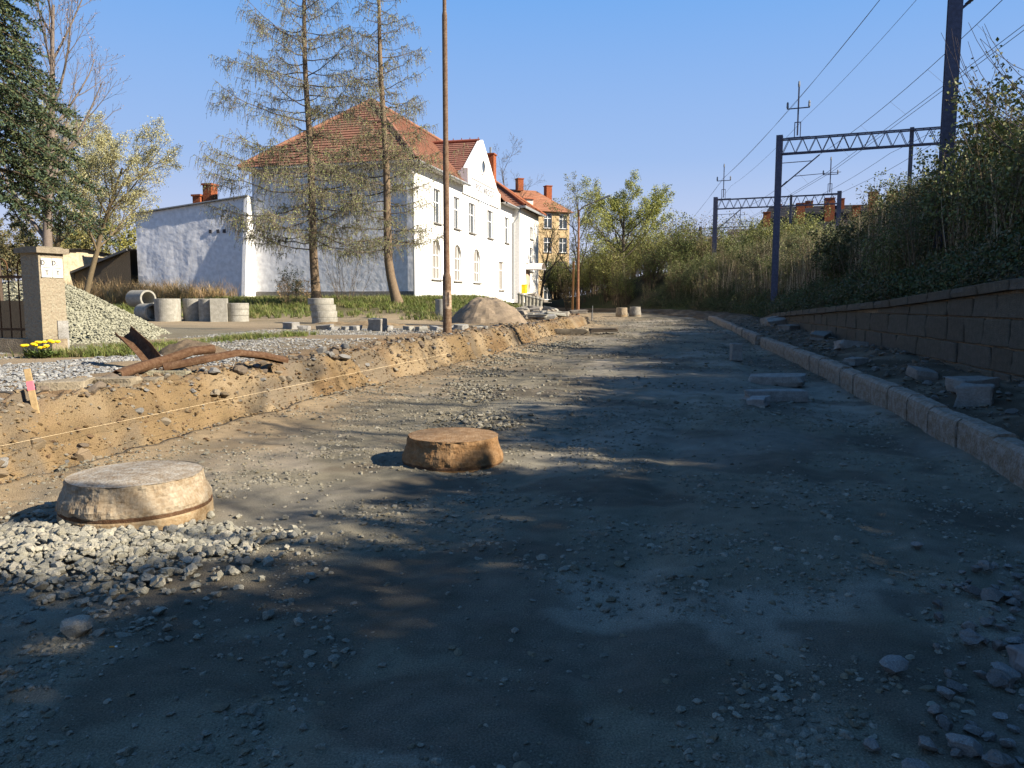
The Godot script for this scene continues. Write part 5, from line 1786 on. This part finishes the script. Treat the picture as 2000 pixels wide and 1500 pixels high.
func scrub_label(d: float, s: float) -> String:
	var where := "left of the middle gantry post towards the road bend"
	if s < 20.0: where = "at the right edge nearest the camera"
	elif s < 27.0: where = "round the nearest catenary post"
	elif s < 35.0: where = "just beyond the nearest catenary post"
	elif s < 43.0: where = "right of the middle gantry post"
	elif s < 54.0: where = "beneath the middle gantry"
	return ("bush low on the embankment slope " if d < 2.6 else ("tangled bush halfway up the embankment " if d < 4.3 else "bush on the embankment crest ")) + where
func build_green() -> void:
	# embankment scrub: prototypes first, then copies along the slope
	var fresh := [Color(.12, .145, .05), Color(.15, .165, .06), Color(.1, .12, .05), Color(.19, .19, .085)]
	var dull := [Color(.085, .095, .04), Color(.11, .1, .05), Color(.07, .085, .035)]
	var sq := {"stems": 13, "fan": .34, "foot": .5, "from": 2, "top": 4, "bend": .1, "up": .1, "kids": [0, 0, 6, 3], "start": [0, 0, .25, .2], "angle": [0, 0, .55, .6], "len": [0, 0, .42, .6], "thin": .6, "bark": Color(.2, .155, .1)}
	var protos: Array = []
	var slot := [[5.6, 24.6, 1.15], [4.75, 27.4, 1.0], [6.4, 27.0, 1.2], [4.6, 31.6, 1.0]]
	for k in 4:
		var p: Array = slot[k]
		var t := tree("scrub_bush", ["tall bush with fresh green leaves beside the nearest catenary post", "leafy bush overhanging the top of the stone wall", "twiggy bush with few leaves high on the embankment right of the post", "olive bush on the slope left of the nearest catenary post"][k], "bush", V(p[0], gy(p[0], p[1]), p[1]), 2.2, .017, Vector3.ZERO, sq, [14, 9, 3, 26][k], [.07, .06, .06, .09][k], fresh if k % 2 == 0 else dull, M.leaf, 900 + k, "bushes on the railway embankment", .09)
		protos.append(t)
	rng.seed = 77
	var made := 0
	while made < 270:
		var s := (rf(-12.0, 66.0) if made % 3 else rf(34.0, 66.0)) if made < 150 else rf(-8.0, 32.0)
		var xw := kx(s) + 2.1
		var x := xw + 1.4 + 4.6 * pow(rng.randf(), .7)
		if s > 44.0: x = xw + rf(.8, 7.0)
		var z := rf(.75, 1.15)
		if made >= 150:
			x = xw + rf(3.0, 5.6)
			z = rf(.8, 1.05)
			if s < 1.2: z = rf(1.3, 1.75)
			if s > 17.0: z = rf(.9, 1.25)
		# leave the gantry posts and the wedge in front of them clear
		if s > 20.0 and s < 23.6 and x > 4.9 and x < 6.6: continue
		copy(protos[3 if s < 14.0 else rng.randi() % 3], V(x, gy(x, s) - .05, s), rf(0, TAU), z, scrub_label(x - xw, s), "bushes on the railway embankment")
		made += 1
	for e in [[5.1, 21.4, 1.1], [5.9, 21.2, 1.25], [4.6, 23.0, .9], [6.6, 21.8, 1.3], [6.3, 19.9, 1.45], [5.6, 19.2, 1.0], [7.0, 21.0, 1.6], [7.4, 22.6, 1.7], [7.6, 24.4, 1.6]]:
		copy(protos[int(e[1] * 3.0) % 3], V(e[0], gy(e[0], e[1]) - .05, e[1]), e[1], e[2], "leafy bush crowding the foot of the nearest catenary post", "bushes on the railway embankment")
	# dead canes and undergrowth
	var cm: Array = []
	for k in 3:
		var b := MB.new()
		var p := PackedVector3Array()
		var r := PackedFloat32Array()
		for q in 6:
			p.append(Vector3(.03 * sin(q * .9 + k), q * .42, .03 * cos(q * 1.1 + k) + .015 * q * q * (.3 if k == 2 else 0.1)))
			r.append(lerpf(.0105, .004, q / 5.0))
		b.tube(p, r, 4, Color.WHITE)
		cm.append(b.mesh(M.straw))
	var slope := func() -> Vector2:
		var s := rf(9.0, 62.0)
		var xw := kx(s) + 2.1
		var x := xw + rf(1.2, 6.5)
		if s > 34.0 and rng.randf() < .6: return Vector2(999, 0)
		return Vector2(x, s) if n1.get_noise_2d(x * 16.0, s * 16.0 + 400.0) > -.12 else Vector2(999, 0)
	field("dead_canes", "pale upright dead canes standing all over the upper embankment", "canes", cm, 5200, slope, [Color(.42, .34, .22), Color(.34, .26, .16), Color(.48, .4, .28)], .5, 1.0)
	var um: Array = []
	for k in 3:
		rng.seed = 60 + k
		var b := MB.new()
		for q in 60:
			var d := rv(1.0).normalized() * rf(.04, .1)
			b.leaf(rv(.24) + Vector3(0, .22, 0), d, d.cross(rv(1.0)).normalized() * .016, tone(Color.WHITE, .2))
		um.append(b.mesh(M.leaf))
	rng.seed = 91
	var under := func() -> Vector2:
		var s := rf(6.0, 66.0)
		return Vector2(kx(s) + 2.2 + 6.5 * pow(rng.randf(), 1.2), s)
	field("undergrowth", "dark green undergrowth and brambles on the embankment slope above the wall", "undergrowth", um, 9000, under, [Color(.06, .08, .03), Color(.08, .095, .04), Color(.1, .085, .045)], .7, 1.5)
	# bare trees on the embankment, mostly right of the picture
	var bare := {"fine": .006, "top": 4, "bend": .1, "up": .05, "kids": [8, 5, 5, 4], "start": [.22, .2, .2, .2], "angle": [.75, .6, .6, .6], "len": [.5, .6, .55, .55], "thin": .55, "bark": Color(.11, .09, .075)}
	for e in [[9.4, 3.6, 5.6], [8.6, 7.4, 4.6], [9.6, 11.0, 5.0], [8.9, 14.8, 4.4], [9.2, 18.6, 4.2], [9.8, -1.5, 6.2], [9.2, -6.0, 5.8]]:
		tree("thorn_tree", "thin bare tree on the embankment crest", "tree", V(e[0], gy(e[0], e[1]), e[1]), e[2], .09, Vector3(rf(-.1, .1), 0, rf(-.1, .1)), bare, 0, .0, [], M.leaf, 500 + int(e[1] * 3.0), "bare trees along the embankment crest")
	for e in [[9.2, -6.6, 6.4], [8.8, -3.4, 6.0], [9.4, -.9, 5.2], [9.0, -10.5, 6.5]]:
		tree("ash_tree", "leafing tree on the embankment beside the camera", "tree", V(e[0], gy(e[0], e[1]), e[1]), e[2], .13, Vector3(-.06, 0, 0), {"top": 4, "bend": .09, "up": .05, "kids": [11, 6, 5, 4], "start": [.25, .25, .2, .15], "angle": [.85, .6, .6, .7], "len": [.7, .5, .5, .5], "thin": .5, "bark": Color(.13, .11, .085)}, 6, .1, [Color(.14, .17, .05), Color(.11, .14, .04)], M.leaf, 560 + int(e[2] * 10.0), "trees on the embankment beside the camera", .12)
	# arching bramble shoots at the upper right
	rng.seed = 15
	var br := thing("bramble", "bare arching bramble shoots against the sky at the right edge", "bramble", V(5.85, gy(5.85, 16.9), 16.9))
	for k in 11:
		var b := MB.new()
		var p := PackedVector3Array()
		var r := PackedFloat32Array()
		var c := Vector3(rf(.2, .9), .0, rf(-.5, .5))
		var d := Vector3(rf(-.05, .1), 1.6, rf(-.1, .2)).normalized()
		var turn := rng.randi_range(4, 8)
		var curl := rf(.07, .13)
		for q in 14:
			p.append(c); r.append(lerpf(.014, .004, q / 13.0))
			if q == turn: d = Vector3(-1, rf(.1, .5), rf(-.3, .3)).normalized()
			elif q > turn: d = (d + Vector3(curl * .6, curl * 1.6, 0) + rv(.04)).normalized()
			c += d * rf(.32, .44)
		b.tube(p, r, 5, Color(.13, .11, .12))
		part("shoot", b, M.bark, br)
	# far end: maple, companions, hedge
	var big := {"top": 4, "bend": .09, "up": .07, "kids": [9, 6, 5, 4], "start": [.2, .25, .2, .15], "angle": [.78, .6, .6, .7], "len": [.62, .55, .5, .5], "thin": .55, "bark": Color(.13, .11, .085)}
	var wide := {"top": 4, "bend": .09, "up": .05, "kids": [13, 7, 6, 4], "start": [.22, .25, .2, .15], "angle": [.85, .6, .6, .7], "len": [.95, .5, .5, .5], "thin": .5, "bark": Color(.13, .11, .085)}
	tree("maple_tree", "broad maple in fresh yellow-green leaf at the end of the road", "tree", V(-8.6, gy(-8.6, 75.5) - .2, 75.5), 6.6, .26, Vector3(.05, 0, 0), wide, 14, .125, [Color(.24, .25, .06), Color(.19, .21, .055), Color(.28, .28, .08)], M.leaf, 611, "", .22)
	tree("young_tree", "slim leafing tree left of the maple by the far lamp post", "tree", V(-12.6, gy(-12.6, 74), 74), 10.2, .16, Vector3(-.02, 0, 0), big, 3, .12, [Color(.14, .15, .06), Color(.18, .18, .07)], M.leaf, 612, "", .15)
	for e in [[-17.0, 76.5, 8.8, 621, "bare forked tree in front of the yellow tenement's right windows"], [-20.0, 79.0, 8.0, 622, "bare slender tree in front of the yellow tenement's left windows"], [-24.0, 92.0, 16.0, 623, "tall bare tree behind the red wing roof"]]:
		var bq := bare.duplicate()
		bq.bark = Color(.12, .095, .07)
		tree("bare_tree", e[4], "tree", V(e[0], gy(e[0], e[1]) - .1, e[1]), e[2], .17, Vector3(rf(-.06, .06), 0, 0), bq, 2, .07, [Color(.2, .16, .06)], M.leaf, e[3], "bare trees at the road bend")
	var hedge: Array = []
	var hq := sq.duplicate()
	hq.stems = 17
	hq.bark = Color(.13, .1, .07)
	for k in 3:
		hedge.append(tree("hedge_bush", ["olive thicket bush under the maple", "brown twiggy thicket bush by the far lamp post", "yellow-green thicket bush below the far gantry"][k], "bush", V([-9.5, -13.0, -2.5][k], gy([-9.5, -13.0, -2.5][k], 72.0) - .1, 72.0), 3.6, .025, Vector3.ZERO, hq, [9, 3, 11][k], .1, [[Color(.14, .16, .05), Color(.11, .13, .045)], [Color(.17, .135, .07), Color(.13, .11, .05)], [Color(.2, .2, .06), Color(.16, .17, .05)]][k], M.leaf, 640 + k, "thicket at the road bend", .2))
	rng.seed = 33
	for k in 60:
		var s := rf(66.0, 84.0)
		var x := rf(maxf(-17.0, kx(s) + 2.2), 7.0)
		copy(hedge[rng.randi() % 3], V(x, gy(x, s) - .1, s), rf(0, TAU), rf(.75, 1.35), "thicket bush in the hedge at the road bend, " + ("left of the maple trunk" if x < -10.0 else ("right below the maple" if x < -5.0 else "below the far railway gantry")), "thicket at the road bend")
	for k in 18:
		var s := rf(79.0, 92.0)
		var x := rf(-23.0, -13.0)
		copy(hedge[k % 3], V(x, gy(x, s) - .1, s), rf(0, TAU), rf(.8, 1.3), "thicket bush left of the far lamp post, before the yellow tenement", "thicket at the road bend")
	for k in 16:
		var s := rf(84.0, 100.0)
		var x := rf(-14.0, 12.0)
		copy(hedge[k % 3], V(x, gy(x, s) - .1, s), rf(0, TAU), rf(1.3, 1.9), "tall thicket bush behind the hedge at the road bend", "thicket at the road bend")
	# left side
	larch("thicker larch with the fuller crown, left of the two before the white gable", V(-18.4, gy(-18.4, 33.7), 33.7), 19.5, [[0, 0.0], [6, -.18], [20, -.35]], 2.6, 4.7, 701)
	larch("slimmer larch with a crooked trunk foot, right of the two", V(-14.3, gy(-14.3, 33.7) - .1, 33.7), 17.5, [[0, .12], [.5, -.02], [1.2, -.2], [2.2, -.34], [3.5, -.38], [8, -.5], [18, -.75]], 2.7, 3.2, 702)
	spruce(V(-14.6, gy(-14.6, 13.0), 13.0), 11.0, 3.1, 2.9, 711)
	var pop := {"fine": .0045, "top": 4, "bend": .07, "up": .12, "kids": [15, 6, 5, 3], "start": [.25, .25, .2, .2], "angle": [.62, .5, .5, .5], "len": [.46, .55, .55, .55], "thin": .5, "bark": Color(.2, .165, .14)}
	tree("poplar_tree", "tall bare pinkish-twigged tree rising behind the gate pillar", "tree", V(-24.9, gy(-24.9, 24.6), 24.6), 12.0, .21, Vector3(.07, 0, -.02), pop, 2, .05, [Color(.3, .2, .14)], M.leaf, 721)
	var wil := {"fine": .005, "top": 4, "bend": .11, "up": .06, "kids": [13, 8, 6, 4], "start": [.35, .2, .2, .15], "angle": [.75, .6, .6, .6], "len": [.6, .55, .5, .5], "thin": .55, "bark": Color(.2, .16, .1)}
	var yel := [Color(.34, .32, .16), Color(.3, .29, .14), Color(.38, .36, .2)]
	tree("willow_tree", "leaning willow in pale yellow bud left of the annex", "tree", V(-27.0, gy(-27, 28.4), 28.4), 6.8, .15, Vector3(.2, 0, -.05), wil, 15, .055, yel, M.leaf, 731, "budding willows", .12)
	tree("willow_tree", "upright willow in pale yellow bud behind the poplar trunk", "tree", V(-29.3, gy(-29.3, 29.5), 29.5), 7.8, .14, Vector3(.0, 0, 0), wil, 15, .055, yel, M.leaf, 732, "budding willows", .12)
	var bq := sq.duplicate()
	bq.stems = 16
	var bushes := [[-44.0, 47.0, 5.2, [Color(.2, .18, .06), Color(.15, .14, .05)], "yellow-brown bush behind the shed roof, next to the annex"], [-49.0, 46.0, 5.6, [Color(.13, .11, .05), Color(.1, .1, .05)], "brown bush over the ruin"], [-43.5, 50.0, 7.0, [Color(.24, .22, .06), Color(.2, .2, .06)], "yellow-green bush rising behind the shed beside the annex wall"], [-55.0, 50.0, 5.5, [Color(.13, .11, .05)], "dark brush far left behind the gate"], [-46.5, 49.0, 6.0, [Color(.15, .14, .06), Color(.12, .11, .05)], "brown-green brush between the leaning willow and the shed"], [-49.5, 51.0, 6.6, [Color(.12, .13, .06), Color(.14, .11, .05)], "dark brush right above the gate pillar"], [-22.6, 16.6, 2.0, [Color(.28, .12, .06), Color(.22, .1, .05)], "rust-red hedge bush seen over the railing gate"], [-21.5, 15.0, 1.9, [Color(.28, .12, .06), Color(.24, .11, .05)], "rust-red hedge bush behind the railing gate bars"]]
	for k in bushes.size():
		var e: Array = bushes[k]
		tree("garden_bush", e[4], "bush", V(e[0], gy(e[0], e[1]) - .1, e[1]), e[2], .02, Vector3.ZERO, bq, 24 if k < 6 else 12, .15 if k < 6 else .05, e[3], M.leaf, 750 + k, "", .14)
	tree("garden_bush", "small dark evergreen bush against the foot of the white gable", "bush", V(-21.5, gy(-21.5, 36.6), 36.6), 1.7, .015, Vector3.ZERO, sq, 9, .06, [Color(.06, .08, .04)], M.leaf, 760, "", .08)
	var tq := sq.duplicate()
	tq.fan = .7
	tree("bare_shrub", "bare fan-shaped shrub at the foot of the thicker larch", "bush", V(-17.6, gy(-17.6, 35.2), 35.2), 3.0, .014, Vector3.ZERO, tq, 0, 0.0, [], M.leaf, 761)
	tree("bare_shrub", "straw-brown bush stump left of the thicker larch", "bush", V(-18.9, gy(-18.9, 32.4), 32.4), 1.4, .012, Vector3.ZERO, tq, 4, .06, [Color(.28, .19, .1)], M.leaf, 762)
	# grass
	var gm: Array = [tuft(14, .16, .006, M.grass, 1), tuft(12, .22, .007, M.grass, 2)]
	var dm: Array = [tuft(14, .75, .008, M.grass, 3), tuft(12, .95, .008, M.grass, 4)]
	rng.seed = 21
	var green := [Color(.12, .15, .035), Color(.15, .17, .05), Color(.1, .13, .035), Color(.2, .18, .08)]
	field("lawn_grass", "green grass of the lawn round the larches and the house foot", "grass", gm, 9000, func() -> Vector2:
		var s := rf(27.0, 43.0)
		var x := rf(-27.5, -9.5)
		if s < 29.8 and x > -17.5 and rng.randf() < .7: return Vector2(999, 0)
		return Vector2(x, s) if n1.get_noise_2d(x * 12.0, s * 12.0 + 30.0) > -.18 else Vector2(999, 0), green, .8, 1.6)
	field("grass_strip", "narrow strip of grass between the gravel heap and the rusty pipes", "grass", gm, 1000, func() -> Vector2:
		var u := rng.randf()
		return Vector2(lerpf(-11.4, -9.9, u) + rng.randfn(0, .28), lerpf(12.6, 17.2, u) + rng.randfn(0, .3)) if n1.get_noise_1d(u * 260.0) > -.1 else Vector2(999, 0), green, .35, .85)
	field("weeds", "weeds and grass at the foot of the gate pillar and gravel heap", "grass", gm, 420, func() -> Vector2:
		var u := rng.randf()
		return Vector2(lerpf(-10.9, -9.6, u) + rng.randfn(0, .22), lerpf(10.6, 11.6, u) + rng.randfn(0, .2)), green, .4, 1.0)
	field("house_weeds", "tufts of grass along the foot of the sunlit house front and earth heap", "grass", gm, 1600, func() -> Vector2:
		var s := rf(33.0, 66.0)
		return Vector2(-16.9 + absf(rng.randfn(0, 1.2)), s), green, .8, 1.8)
	field("dry_grass", "tall straw-coloured dry grass before the dark shed", "dry grass", dm, 1500, func() -> Vector2:
		return Vector2(rf(-41.0, -27.5), rf(33.5, 41.0)), [Color(.36, .25, .13), Color(.3, .2, .1), Color(.24, .19, .09)], .7, 1.5)
	# dandelions by the pillar
	rng.seed = 5
	var dn := thing("dandelion_plant", "clump of yellow flowers at the foot of the gate pillar", "flowers", V(-10.75, gy(-10.75, 10.4), 10.4))
	var b := MB.new()
	for k in 240:
		var a := rf(0, TAU)
		var d := Vector3(cos(a), rf(.15, .9), sin(a)).normalized() * rf(.08, .2)
		b.leaf(Vector3(rf(-.22, .22), rf(0, .06), rf(-.16, .16)), d, d.cross(Vector3.UP).normalized() * .02, tone(Color(.07, .1, .03), .3))
	part("leaves", b, M.leaf, dn)
	for k in 13:
		var c := Vector3(rf(-.24, .24), rf(.14, .27), rf(-.16, .16))
		b = MB.new()
		b.lathe([Vector2(.01, -.02), Vector2(.042, 0), Vector2(.045, .015), Vector2(.03, .028), Vector2(.001, .032)], 12, c, Color(.85, .58, .02))
		b.tube(PackedVector3Array([c * Vector3(.7, 0, .7), c]), PackedFloat32Array([.004, .003]), 4, Color(.12, .16, .05))
		part("flower", b, M.plain, dn)
